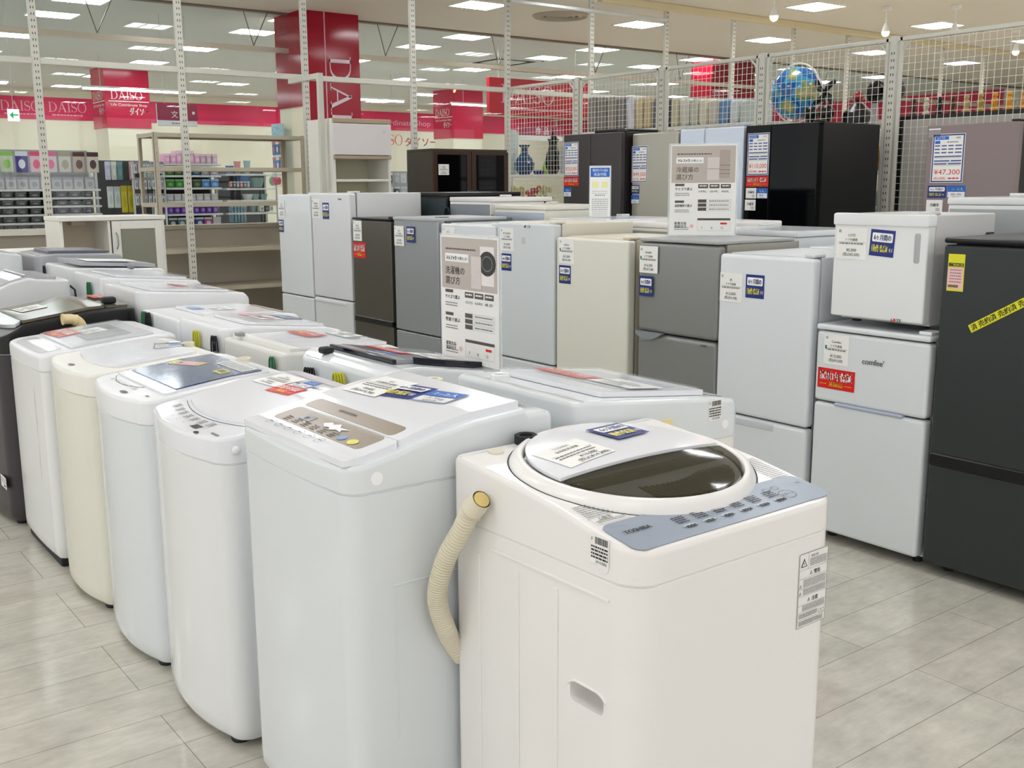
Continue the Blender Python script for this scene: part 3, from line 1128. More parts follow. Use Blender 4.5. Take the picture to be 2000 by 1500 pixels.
# rear white lid half with front cut
def half_lid(v_from, v_to, name, m, dz, R0=.203, n=18, th=.006, dome=.01):
    rows = []
    for k in range(n + 1):
        y = v_from + (v_to - v_from) * k / n
        hw = math.sqrt(max(0, R0 ** 2 - (y - LC) ** 2)) * 1.04
        row = []
        for j in range(17):
            x = -hw + 2 * hw * j / 16
            rr = math.hypot(x / 1.04, y - LC) / R0
            row.append((x, y, tz(y) + dz + dome * (1 - rr * rr)))
        rows.append(row)
    mb = MB(); W_ = 17
    vs = [p for r in rows for p in r] + [(p[0], p[1], p[2] - th) for r in rows for p in r]
    B = len(rows) * W_; fs = []
    for j in range(len(rows) - 1):
        for k in range(16):
            q = (j * W_ + k, j * W_ + k + 1, (j + 1) * W_ + k + 1, (j + 1) * W_ + k)
            fs.append(q); fs.append(tuple(B + x for x in q[::-1]))
    ed = list(range(W_)) + [j * W_ + 16 for j in range(1, len(rows))] + [(len(rows) - 1) * W_ + k for k in range(15, -1, -1)] + [j * W_ for j in range(len(rows) - 2, 0, -1)]
    for i in range(len(ed)):
        a, b = ed[i], ed[(i + 1) % len(ed)]
        fs.append((a, B + a, B + b, b))
    mb.raw(vs, fs)
    return mb.build(name, m, T.t, ang=40)


half_lid(.254, .478, 'rear_lid', LID, .005)
half_lid(.082, .246, 'smoked_lid', SMOKE, .002, th=.004)
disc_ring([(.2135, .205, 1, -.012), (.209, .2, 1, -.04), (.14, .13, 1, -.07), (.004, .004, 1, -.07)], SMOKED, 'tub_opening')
m = MB()
for k in range(22):
    x = -.075 + k * .0118
    y0 = LC - math.sqrt(max(0, .19 ** 2 - x * x))
    m.box(x, x + .006, y0, min(.2, y0 + .085), tz(.12) - .018, tz(.12) - .008)
m.build('lint_filter', RIBS, T.t, False)
MB().rbox(-.195, .195, .222, .246, tz(.2) - .03, tz(.2) + .002, .004, 2).build('lid_hinge_bar', RIBS, T.t)
T.ring_inlet(-.1, .488, DARK, .872)
MB().lathe([(.016, .862), (.016, .8685), (.014, .869)], 18, M=Matrix.Translation((-.19, .47, 0))).build('fill_cap', HOSEM, T.t)
# rear raised deck band
# grey control panel
T.patch('control_panel', -.255, .255, .008, .105, .0008, .0012, mat('blue_grey_panel', (150, 160, 174), .3), r=.022)
fmP = lambda a, b, h: V((a, b, T.z(b) + .0026 + h))
p = Print(.0002)
p.text('TOSHIBA', -.232, .06, .011, INK, bold=1)
for k in range(6):
    u = -.105 + k * .048
    p.disc(u, .036, .016, .0045, mat('pale_button', (196, 204, 214), .4))
    p.lines(u - .012, u + .012, .033, 2, .004, .003, INK, l=3, seed=k)
    p.lines(u - .016, u + .012, .066, 4, .006, .0026, INK, seed=k + 20)
for (u, v, r) in ((.168, .045, .02), (.14, .072, .009), (.165, .073, .009)):
    p.ring(u, v, r, r * .75, .0009, INK)
p.text('スタート', .168, .041, .007, INK, al='c'); p.text('6kg', .225, .068, .006, INK)
p.build('panel_lettering', fmP, T.t)
fmD = lambda a, b, h: V((a, b, T.z(b) + .001 + h))
p = Print(.0002)
p.lines(-.25, -.19, .175, 7, .0065, .0022, GINK, seed=31); p.frame(-.252, .108, -.175, .133, .0006, GINK)
p.text('△警告', -.235, .122, .008, INK); p.lines(-.245, -.18, .118, 2, .0045, .002, GINK, seed=33)
p.rect(.2, .2, .235, .205, INK); p.lines(.2, .25, .19, 14, .0065, .0022, GINK, seed=34)
p.build('instruction_print', fmD, T.t)
# cards on the lid
fL = lambda u, v, rot, dz=.0: (lambda a, b, h: (lambda x, y: V((x, y, tz(y) + .0025 + .01 * (1 - (math.hypot(x, y - LC) / .203) ** 2) + dz + .003 + h)))(u + a * cos(rad(rot)) - b * sin(rad(rot)), v + a * sin(rad(rot)) + b * cos(rad(rot))))
p = Print(.0004); w_, h_ = .13, .1
p.back(0, 0, w_, h_, PAPER, nu=8, nv=8)
p.text('TOSHIBA', w_ / 2, h_ * .8, .008, GINK, al='c'); p.text('全自動洗濯機', w_ / 2, h_ * .64, .008, INK, al='c')
p.rect(.008, h_ * .55, w_ - .008, h_ * .56, GINK); p.lines(.012, w_ - .015, h_ * .47, 2, .01, .004, GINK)
p.text('¥13,000', w_ * .6, h_ * .2, .011, INK, al='c'); p.text('(税込¥14,300)', w_ * .6, h_ * .05, .011, INK, al='c')
p.build('price_tag', fL(-.165, .275, 8, .0012), T.t)
p_navy(.1, .085).build('warranty_card', fL(.015, .338, 8, .0035), T.t)
p_barcode(.044, .05).build('barcode_sticker', plane((-.2695, .105, .765), (0, -1, 0), (0, 0, 1)), T.t)
p_warn(.085, .145).build('warning_label', plane((.152, -.001, .565), (1, 0, 0), (0, 0, 1)), T.t)
# drain hose on the left side
pts = [V((-0.289, 0.390, 0.800)), V((-0.294, 0.405, 0.785)), V((-0.298, 0.435, 0.735)), V((-0.308, 0.464, 0.685)), V((-0.317, 0.478, 0.640)), V((-0.320, 0.486, 0.600)), V((-0.314, 0.488, 0.565)), V((-0.298, 0.493, 0.525)), V((-0.275, 0.507, 0.485)), V((-0.245, 0.513, 0.440))]


def spline(pts, n):
    out = []
    for i in range(len(pts) - 1):
        p0 = pts[max(0, i - 1)]; p1 = pts[i]; p2 = pts[i + 1]; p3 = pts[min(len(pts) - 1, i + 2)]
        for k in range(n):
            t = k / n
            out.append(.5 * ((2 * p1) + (p2 - p0) * t + (2 * p0 - 5 * p1 + 4 * p2 - p3) * t * t + (3 * p1 - p0 - 3 * p2 + p3) * t ** 3))
    out.append(pts[-1])
    return out


sp = spline(pts, 24)
sp = [V((q.x - .004, q.y, q.z)) for q in sp]
h0 = sp[20:]
MB().tube(h0, .017, 14, rf=lambda i: .0178 + (.0022 if i % 3 else -.0014)).build('drain_hose', HOSEM, T.t, ang=80)
mb = MB().tube([sp[0] + V((0, -.012, .012)), sp[4], sp[22]], .02, 18, cap=False, rf=lambda i: (.0185, .021, .023)[i])
mb.tube([sp[0] + V((0, -.012, .012)), sp[3]], .0145, 18, m=1, rf=lambda i: .0155)
mb.build('hose_cuff', [HOSEM, HOSEY], T.t)
MB().rbox(-.285, -.266, .415, .435, .755, .775, .003, 2).build('hose_clip', WHITEW, T.t)

# ---- machine with the brown panel (row A, nearest)
W5 = Washer('washing_machine', 'white washing machine with a brown control panel, nearest of the left row', .862, 1.9075, RA, .495, .5, .815,
            [(0, .868), (.05, .872), (.12, .886), (.2, .905), (.3, .922), (.42, .93), (.43, .918), (.5, .914)], bulge=.012, rf=.04, rb=.02, body=WHITEB, deck=WHITEB, z0=.05)
MB().rbox(-.232, .232, .03, .47, .012, .05, .006).build('base_skirt', DARK, W5.t)
W5.patch('lid', -.225, .225, .133, .425, .0, .0125, LID, r=.006, bow=0)
W5.patch('control_print', -.19, .19, .062, .129, .0127, .0004, BROWNP, r=.014)
W5.patch('lid_print', -.19, .19, .137, .178, .0127, .0004, BROWNP, r=.014)
W5.patch('deck_rim', -.232, .232, .01, .131, .0, .0125, LID, r=.012)
f5 = lambda a, b, h: V((a, b, W5.z(b) + .0132 + h))
p = Print(.0002)
p.rect(-.115, .088, -.065, .11, mat('display_black', (40, 36, 34), .2), 1)
p.text('88', -.1, .092, .012, DKBR)
for k in range(6): p.lines(-.15 + k * .04, -.125 + k * .04, .082, 3, .007, .0035, DKBR, seed=k)
p.text('IRIS OHYAMA', -.06, .155, .009, DKBR, bold=1)
wh = mat('torn_label_white', (244, 246, 248), .3)
p.poly([(-.02, .1), (.0, .112), (.012, .106), (.03, .116), (.045, .104), (.085, .108), (.06, .098), (.07, .09), (.045, .094), (.03, .086), (.015, .094), (.0, .09)], wh, 3)
p.disc(.1, .078, .014, .01, mat('button_blue', (96, 140, 186), .3), 2); p.disc(.145, .078, .015, .011, mat('button_yellow', (222, 212, 60), .3), 2)
for k in range(6):
    p.ring(-.155 + k * .045, .044, .014, .012, .0013, GINK, 2); p.lines(-.162 + k * .045, -.148 + k * .045, .044, 1, 0, .003, INK, l=3, seed=k)
p.build('panel_lettering', f5, W5.t)


def deck_cards(w, items, off=.014):
    for name, pr_, u, v, rot in items:
        c, s_ = cos(rad(rot)), sin(rad(rot))
        pr_.build(name, (lambda c=c, s_=s_, u=u, v=v: (lambda a, b, h: V((u + a * c - b * s_, v + a * s_ + b * c, w.z(v + a * s_ + b * c) + off + h))))(), w.t)


def p_wtag(brand, price, tax, w=.13, h=.12):
    p = Print()
    p.back(0, 0, w, h, PAPER, nu=1, nv=6)
    p.text(brand, w / 2, h * .74, h * .08, INK, al='c'); p.text('全自動洗濯機', w / 2, h * .6, h * .08, INK, al='c')
    p.rect(w * .05, h * .54, w * .95, h * .55, GINK); p.lines(w * .1, w * .9, h * .45, 2, h * .08, h * .035, GINK)
    p.text(price, w / 2, h * .2, h * .09, INK, al='c'); p.text(tax, w / 2, h * .07, h * .09, INK, al='c')
    return p


deck_cards(W5, [('price_tag', p_wtag('IRIS', '¥9,800', '(税込¥10,780)'), -.19, .235, 4), ('warranty_card', p_navy(.105, .09), -.075, .255, 12), ('size_card', p_blue(.1, .08, '1~2人', '~5.5kg'), .035, .275, 14)], .0145)
p = Print(.0002); p.lines(-.02, .2, .48, 6, .009, .004, GINK, seed=3); p.frame(-.03, .43, .21, .49, .0008, GINK)
p.build('instruction_print', W5.fm(), W5.t)
W5.ring_inlet(-.16, .46)
MB().lathe([(.013, 0), (.013, .001), (.012, .0015)], 20, M=Matrix.Translation((.2485, .07, .842)) @ Matrix.Rotation(pi / 2, 4, 'Y')).build('screw_cap', SEAM, W5.t)
m = MB().rbox(.2472, .2492, .1, .4, .62, .625, .001, 1); m.rbox(.2472, .2492, .1, .105, .3, .62, .001, 1)
m.build('side_ridge', WHITEB, W5.t)

# ---- row A machines further away
W4 = Washer('washing_machine', 'white washing machine with curved front and printed buttons, second of the left row', .848, 2.55, RA, .5, .47, .735,
            [(0, .796), (.06, .802), (.12, .81), (.3, .845), (.4, .852), (.47, .852)], bulge=.045, rf=.055, rb=.04, body=WHITE, deck=LID)
W4.patch('lid', -.2, .2, .13, .36, .0005, .006, LID, r=.02, bow=.035)
p = Print(.0002)
rn = random.Random(5)
for k in range(7):
    u = -.17 + k * .045
    vv = .055 - .035 * (1 - (u / .22) ** 2) + .02
    p.ring(u, vv, .012, .009, .0008, GINK, 2); p.lines(u - .014, u + .014, vv + .03, 4, .006, .003, GINK, seed=k)
p.rect(.06, .03, .1, .05, mat('display_black', (40, 36, 34), .2)); p.disc(.13, .02, .012, .006, INK); p.rect(.17, .04, .21, .047, GINK)
p.build('panel_lettering', W4.fm(), W4.t)
MB().ball((.251, .07, .77), .011).build('screw_cap', WHITE, W4.t)
deck_cards(W4, [('price_tag', p_wtag('Haier', '¥8,800', '(税込¥9,680)', .13, .1), -.16, .29, 3), ('warranty_card', p_red(.12, .06), -.03, .27, 6), ('size_card', p_blue(.06, .06), .0, .335, 6)], .008)
W4.patch('panel_line', -.2, .2, .119, .1205, .0004, .0006, GAP, r=0, bow=.035, nv=1)

W3 = Washer('washing_machine', 'white washing machine with a deep blue lid window, third of the left row', .848, 3.09, RA, .49, .46, .73,
            [(0, .798), (.06, .803), (.12, .808), (.3, .83), (.4, .836), (.46, .836)], bulge=.045, rf=.055, rb=.04, body=WHITEB, deck=DECK)
W3.patch('lid', -.215, .215, .1, .42, .0005, .005, LID, r=.01, bow=0)
W3.patch('lid_window', -.2, .2, .14, .4, .006, .0015, mat('slate_lid_window', (60, 82, 122), .12), r=.004)
W3.patch('blue_film', -.2, .2, .14, .24, .0078, .0006, BLUEL, r=.004, bow=0)
W3.patch('panel_line', -.2, .06, .094, .0955, .0004, .0006, GAP, r=0, bow=.03, nv=1)
p = Print(.0002)
for k in range(6): p.ring(-.15 + k * .045, .045, .011, .008, .0008, LINK_, 2)
p.disc(.06, .035, .025, .009, GINK); p.rect(.17, .06, .19, .068, GINK)
for k in range(5): p.lines(-.17 + k * .05, -.14 + k * .05, .075, 3, .006, .003, LINK_, seed=k)
p.build('panel_lettering', W3.fm(), W3.t)
p1 = Print(); p1.back(0, 0, .06, .035, TAPE); p1.rect(.01, .008, .05, .028, mat('olive_stamp', (120, 110, 40), .5))
p2 = Print(); p2.back(0, 0, .15, .04, PINKP); p2.rect(0, 0, .03, .04, TAPE); p2.rect(.12, 0, .15, .04, mat('gold_sticker', (212, 182, 96), .4)); p2.rect(.04, .012, .055, .025, INK)
p3 = Print(); p3.back(0, 0, .2, .05, PAPER); p3.lines(.01, .19, .036, 4, .01, .004, GINK)
deck_cards(W3, [('reservation_sticker', p1, .09, .29, 0), ('sold_sticker', p2, -.17, .24, 20), ('notice_strip', p3, -.02, .345, 0)], .009)
W3.ring_inlet(-.02, .435)
W3.patch('film_cover', -.21, .21, .12, .42, .011, .0008, CLEARP, r=.01)

W2 = Washer('washing_machine', 'cream washing machine with curved front and purple edged card, fourth of the left row', .85, 3.63, RA, .5, .46, .725,
            [(0, .796), (.06, .8), (.12, .805), (.3, .822), (.4, .828), (.46, .826)], bulge=.045, rf=.055, rb=.04, body=CREAM, deck=mat('cream_white_deck', (236, 235, 226), .25))
W2.patch('lid', -.21, .21, .13, .4, .0005, .006, LID, r=.02, bow=.03)
W2.patch('film_cover', -.2, .2, .14, .38, .01, .0008, CLEARP, r=.01)
p = Print(.0002)
p.disc(.0, .045, .026, .01, GINK)
for k in range(6): p.ring(-.15 + k * .05, .06, .011, .008, .0008, LINK_, 2)
p.build('panel_lettering', W2.fm(), W2.t)
pur = mat('purple_edge', (110, 84, 150), .4)
p1 = Print(); p1.back(0, 0, .1, .12, PAPER); p1.frame(0, .0, .1, .12, .005, pur); p1.rect(.0, .08, .1, .12, pur); p1.rect(.008, .085, .04, .112, mat('olive_card', (170, 168, 130), .4), 2); p1.rect(.05, .085, .09, .112, WHT, 2); p1.rect(.05, .03, .095, .07, mat('sky_card', (120, 164, 214), .4), 2); p1.lines(.01, .045, .05, 3, .012, .005, GINK)
deck_cards(W2, [('size_card', p1, .03, .31, 70)], .008)
W2.ring_inlet(.02, .435)

W1 = Washer('washing_machine', 'white washing machine wrapped in film with a red card, fifth of the left row', .855, 4.17, RA, .52, .5, .735,
            [(0, .79), (.05, .8), (.12, .806), (.3, .825), (.42, .835), (.5, .83)], bulge=.01, rf=.035, rb=.03, body=WHITE, deck=DECK, z0=.035)
W1.patch('lid', -.23, .23, .12, .42, .0005, .006, mat('grey_white_lid', (212, 214, 218), .15), r=.006)
W1.patch('control_panel', -.2, .2, .02, .1, .0006, .001, mat('pale_panel_film', (222, 222, 226), .1), r=.03)
W1.patch('lid_window', -.16, .16, .2, .36, .007, .0008, GREYL, r=.006)
W1.patch('film_cover', -.22, .22, .13, .42, .011, .0008, CLEARP, r=.01)
deck_cards(W1, [('warranty_card', p_red(.19, .09), -.22, .13, 4), ('notice_card', p_wtag('AQUA', '¥12,800', '(税込¥14,080)', .12, .09), -.1, .22, 5)], .009)
p = Print(.0003)
for i, c in enumerate('洗濯機は引越前'): p.text(c, 0, -.05 * i, .035, mat('faded_pink_ink', (226, 196, 190), .4), al='c')
p.build('film_lettering', plane((.12, .0075 - .004, .62), (1, 0, 0), (0, 0, 1)), W1.t)
MB().rbox(-.24, .24, .02, .4, .0, .035, .01).build('base_skirt', DARK, W1.t)

W0 = Washer('washing_machine', 'large black washing machine with brown glass lid and cream hose elbow', .82, 4.82, RA, .58, .58, .72,
            [(0, .78), (.06, .8), (.13, .835), (.4, .872), (.5, .876), (.58, .875)], bulge=.03, rf=.06, rb=.03, body=mat('dark_grey_body', (58, 54, 56), .35), deck=mat('black_deck', (20, 20, 21), .3))
W0.patch('glass_lid', -.25, .25, .13, .46, .002, .012, mat('brown_glass', (108, 100, 86), .1), r=.012, bow=.03)
W0.patch('lid_trim', -.25, .25, .1, .125, .002, .014, mat('silver_trim', (190, 194, 196), .2, metal=.7), r=.006, bow=.03)
W0.patch('rear_deck', -.24, .24, .47, .56, .0, .009, mat('brown_glass', (108, 100, 86), .1), r=.01)
deck_cards(W0, [('price_tag', p_wtag('Panasonic', '¥29,800', '(税込¥32,780)', .15, .11), -.13, .17, 4), ('warranty_card', p_red(.15, .06), -.2, .5, 0)], .016)
MB().rbox(.15, .19, .47, .53, .885, .915, .01).build('power_plug', DARK, W0.t)
pts = spline([V((.312, .34, .76)), V((.315, .345, .8)), V((.318, .335, .832)), V((.32, .305, .848)), V((.322, .268, .85))], 8)
mb = MB().tube(pts, .022, 14, rf=lambda i: .021 + (.003 if i in (10, 11, 20, 21, 31, 32) else 0))
mb.build('hose_elbow', mat('aged_cream_plastic', (226, 208, 158), .4), W0.t)
p = Print(); p.back(0, 0, .1, .05, PAPER); p.lines(.01, .09, .035, 2, .012, .006, LINK_); p.lines(.06, .09, .008, 1, 0, .008, INK)
p.build('front_sticker', plane((.17, .01, .16), (1, 0, 0), (0, 0, 1)), W0.t)
W0.patch('film_strip', -.2, .2, .005, .05, .002, .001, CLEARP, r=.01)

WA1 = Washer('washing_machine', 'white washing machine with sloping grey glass lid behind the black one', .79, 5.68, RA, .58, .57, .77,
             [(0, .82), (.06, .84), (.14, .87), (.3, .935), (.38, .955), (.42, .945), (.57, .935)], bulge=.02, rf=.05, rb=.04, body=WHITE, deck=WHITE)
WA1.patch('glass_lid', -.25, .25, .07, .36, .001, .008, mat('pale_lilac_glass', (196, 196, 206), .08), r=.02)
WA1.patch('rear_deck', -.24, .24, .37, .52, 0, .012, GREYL, r=.03)
MB().lathe([(.013, 0), (.013, .002)], 16, M=Matrix.Translation((.291, .22, .83)) @ Matrix.Rotation(pi / 2, 4, 'Y')).build('screw_cap', GREYP, WA1.t)
MB().tube([(.2, .585, .9), (.23, .6, .88), (.24, .6, .8), (.24, .6, .7)], .005, 8).build('power_cord', DARK, WA1.t)
WA2 = Washer('washing_machine', 'tall white washing machine under clear film at the far left', .84, 6.62, RA, .56, .52, .9,
             [(0, .96), (.06, .99), (.2, 1.02), (.4, 1.03), (.52, 1.01)], bulge=.03, rf=.09, rb=.06, body=WHITEB, deck=WHITEB)
WA2.patch('lid', -.2, .2, .1, .42, .001, .012, LID, r=.04)
p = Print(.0003); p.text('aqua', 0, 0, .025, INK); p.build('brand_lettering', plane((.281, .2, .95), (0, 1, 0), (0, 0, 1)), WA2.t)

# ---- row B (backs towards the left row, fronts to the right aisle)
B1 = Washer('washing_machine', 'white washing machine with red warranty card and clear lid cover behind the front one', 1.965, 1.89, RBK, .46, .545, .775,
            [(0, .845), (.04, .868), (.1, .878), (.35, .905), (.5, .922), (.545, .922)], bulge=.012, rf=.04, rb=.02, body=WHITEW, deck=WHITEB)
B1.patch('lid', -.19, .19, .1, .44, .001, .012, LID, r=.01)
B1.patch('lid_window', -.15, .15, .16, .36, .0135, .001, mat('pale_grey_lid_window', (206, 210, 218), .08), r=.01)
B1.patch('control_panel', -.19, .19, .03, .085, .001, .001, mat('pale_grey_strip', (198, 202, 206), .3), r=.008)
B1.patch('film_cover', -.185, .185, .11, .43, .018, .0008, CLEARP, r=.01)
p = Print(.0002); p.lines(-.18, .18, .075, 5, .009, .004, GINK); p.rect(.05, .05, .07, .06, INK); p.build('panel_lettering', B1.fm(.003), B1.t)
deck_cards(B1, [('warranty_card', p_red(.19, .07), .185, .335, 180), ('price_tag', p_wtag('日立', '¥16,800', '(税込¥18,480)', .15, .11), -.02, .33, 180)], .0165)
p_barcode(.045, .05).build('barcode_sticker', plane((-.2312, .13, .825), (0, -1, 0), (0, 0, 1)), B1.t)
MB().rbox(-.2318, -.2295, .25, .3, .82, .85, .001, 1).build('tape_piece', mat('masking_tape', (236, 222, 168), .5), B1.t)
MB().lathe([(.011, 0), (.011, .001)], 20, M=Matrix.Translation((-.231, .07, .81)) @ Matrix.Rotation(-pi / 2, 4, 'Y')).build('screw_cap', SEAM, B1.t)
B1.ring_inlet(.1, .5, WHITE)

B2 = Washer('washing_machine', 'white rounded washing machine with a dark edged glass lid and yellow earth wire', 1.965, 2.74, RBK, .54, .55, .78,
            [(0, .79), (.05, .812), (.12, .83), (.3, .857), (.42, .878), (.5, .878), (.55, .86)], bulge=.02, rf=.07, rb=.06, body=WHITEB, deck=WHITEB)
B2.patch('glass_lid', -.19, .2, .12, .46, .001, .01, mat('grey_glass_lid', (150, 152, 158), .06), r=.01)
B2.patch('lid_edge', -.205, -.185, .12, .4, .002, .018, mat('navy_black_edge', (18, 20, 34), .1), r=.004)
B2.patch('lid_hinge', -.19, .2, .455, .468, .002, .012, mat('navy_black_edge', (18, 20, 34), .1), r=.004)
B2.patch('blue_arc', -.2, .2, .075, .083, .003, .001, mat('blue_trim', (84, 140, 196), .3), r=0, bow=.05, nv=1)
deck_cards(B2, [('warranty_card', p_red(.19, .065), .19, .35, 180), ('size_card', p_blue(.09, .07), .02, .44, 180), ('price_tag', p_wtag('SHARP', '¥24,800', '(税込¥27,280)', .15, .1), .05, .28, 180)], .0125)
B2.cord(.13, .835, (DARK,), 4, .1)
B2.cord(-.06, .845, (mat('yellow_green_wire', (198, 196, 40), .5),), 4, .09)
MB().rbox(.12, .16, .49, .53, .875, .895, .008).build('lid_latch', DARK, B2.t)

B3 = Washer('washing_machine', 'off white square cornered washing machine with red card on its rear deck', 1.95, 3.37, RBK, .5, .53, .73,
            [(0, .79), (.06, .81), (.12, .835), (.5, .846), (.53, .845)], bulge=.01, rf=.03, rb=.015, body=mat('ivory_body', (222, 222, 214), .3), deck=mat('ivory_deck', (230, 230, 224), .3))
B3.patch('lid', -.22, .22, .12, .45, .001, .008, LID, r=.01)
B3.patch('rear_step', -.24, .24, .46, .5, .0, .012, mat('ivory_deck', (230, 230, 224), .3), r=.01)
B3.patch('film_cover', -.2, .2, .13, .44, .013, .0008, CLEARP, r=.01)
deck_cards(B3, [('warranty_card', p_red(.19, .075), .2, .31, 180), ('price_tag', p_wtag('NEC', '¥10,800', '(税込¥11,880)', .14, .09), .08, .2, 180)], .0125)
B3.patch('control_panel', -.1, .1, .16, .2, .0095, .001, GREYP, r=.004)
B3.cord(-.2, .83, (mat('green_wire', (40, 110, 70), .5),), 2, .06)
MB().rbox(.14, .17, .49, .52, .858, .872, .004).build('lid_latch', GREYP, B3.t)

B4 = Washer('washing_machine', 'white washing machine with a pink striped card on its lid', 1.96, 3.86, RBK, .44, .54, .78,
            [(0, .8), (.06, .83), (.12, .845), (.4, .872), (.54, .872)], bulge=.03, rf=.06, rb=.03, body=WHITEB, deck=DECK)
B4.patch('lid', -.19, .19, .1, .42, .001, .01, LID, r=.05, bow=.03)
p1 = Print(); p1.back(0, 0, .22, .04, mat('rose_card', (240, 160, 176), .4))
p2 = Print(); p2.back(0, 0, .16, .08, mat('slate_card', (120, 134, 160), .3)); p2.rect(.01, .01, .07, .05, LBLUE); p2.rect(.07, .005, .1, .03, TAPE)
deck_cards(B4, [('pink_card', p1, .15, .33, 195), ('info_card', p2, .12, .2, 180), ('price_tag', p_wtag('三菱', '¥7,800', '(税込¥8,580)', .14, .1), .06, .32, 180)], .0125)
B4.cord(-.02, .845, (mat('yellow_green_wire', (198, 196, 40), .5),), 3, .08)
B4.cord(-.2, .845, (DARK,), 3, .1)
p = Print(.0003); p.lines(-.15, .15, .05, 3, .012, .005, mat('olive_ink', (176, 170, 120), .5)); p.build('panel_lettering', B4.fm(.001), B4.t)

B5 = Washer('washing_machine', 'white washing machine with blue card and brown front strip on its top', 1.97, 4.31, RBK, .46, .55, .76,
            [(0, .83), (.05, .85), (.1, .853), (.4, .862), (.55, .862)], bulge=.02, rf=.05, rb=.02, body=WHITEB, deck=DECK)
B5.patch('lid', -.19, .19, .12, .42, .001, .008, LID, r=.02)
B5.patch('control_panel', -.18, .18, .02, .08, .001, .001, mat('brown_strip', (160, 152, 142), .3), r=.02)
p1 = Print(); p1.back(0, 0, .09, .05, mat('soft_blue_card', (140, 176, 226), .4))
deck_cards(B5, [('blue_card', p1, .1, .4, 180), ('price_tag', p_wtag('LG', '¥8,800', '(税込¥9,680)', .12, .08), .05, .32, 180)], .0105)
B5.cord(.08, .862, (DARK, mat('green_wire', (40, 110, 70), .5)), 3, .09)

B6 = Washer('washing_machine', 'tall white washing machine with cream side and small hose cap', 1.95, 4.83, RBK, .5, .53, .8,
            [(0, .87), (.04, .9), (.1, .905), (.45, .93), (.53, .937)], bulge=.01, rf=.04, rb=.03, body=mat('pale_cream_body', (230, 229, 222), .3), deck=WHITE)
B6.patch('lid', -.22, .22, .1, .46, .001, .01, LID, r=.01)
B6.patch('film_cover', -.2, .2, .11, .45, .014, .0008, CLEARP, r=.01)
deck_cards(B6, [('warranty_card', p_red(.16, .05), .1, .28, 180), ('info_card', p_wtag('AQUA', '¥18,800', '(税込¥20,680)', .13, .08), -.05, .2, 180)], .0125)
MB().rbox(-.262, -.249, .3, .34, .82, .85, .005).build('hose_cap', HOSEM, B6.t)
p = Print(.0003); p.text('AQUA', 0, 0, .018, GINK, bold=1); p.build('brand_lettering', plane((-.251, .09, .83), (0, -1, 0), (0, 0, 1)), B6.t)
B6.cord(-.14, .87, (mat('yellow_green_wire', (198, 196, 40), .5),), 2, .08)

B7 = Washer('washing_machine', 'white washing machine with film covered bowed lid and green wire bundle', 1.92, 5.34, RBK, .5, .5, .82,
            [(0, .9), (.04, .925), (.1, .93), (.4, .955), (.5, .962)], bulge=.01, rf=.04, rb=.03, body=WHITEB, deck=WHITE)
B7.patch('lid', -.22, .22, .08, .42, .001, .012, LID, r=.01)
B7.patch('film_cover', -.24, .24, .05, .45, .016, .001, CLEARP, r=.01)
B7.cord(-.1, .93, (mat('green_wire', (40, 110, 70), .5),), 3, .09)
B8 = Washer('washing_machine', 'white washing machine with grey folded lid, last but one of its row', 1.93, 5.9, RBK, .54, .51, .82,
            [(0, .92), (.04, .95), (.1, .955), (.4, .97), (.51, .975)], bulge=.01, rf=.04, rb=.05, body=WHITE, deck=WHITE)
B8.patch('lid', -.24, .22, .06, .45, .004, .018, mat('grey_folded_lid', (168, 172, 178), .2), r=.01, slope=.02)
B8.patch('lid_card', -.2, .0, .15, .4, .032, .002, PAPER, r=.004)
MB().ball((-.26, .2, .97), .02).build('lid_knob', GREYP, B8.t)
B8.cord(.2, .96, (DARK,), 2, .07)
B9 = Washer('washing_machine', 'white washing machine with dark trimmed lid at the far end of the right facing row', 1.93, 6.6, RBK, .54, .51, .85,
            [(0, .95), (.04, .99), (.1, 1.0), (.4, 1.01), (.51, 1.0)], bulge=.02, rf=.07, rb=.07, body=WHITEB, deck=GREYL)
B9.patch('lid', -.2, .2, .08, .42, .002, .012, mat('slate_lid', (96, 104, 116), .2), r=.03)


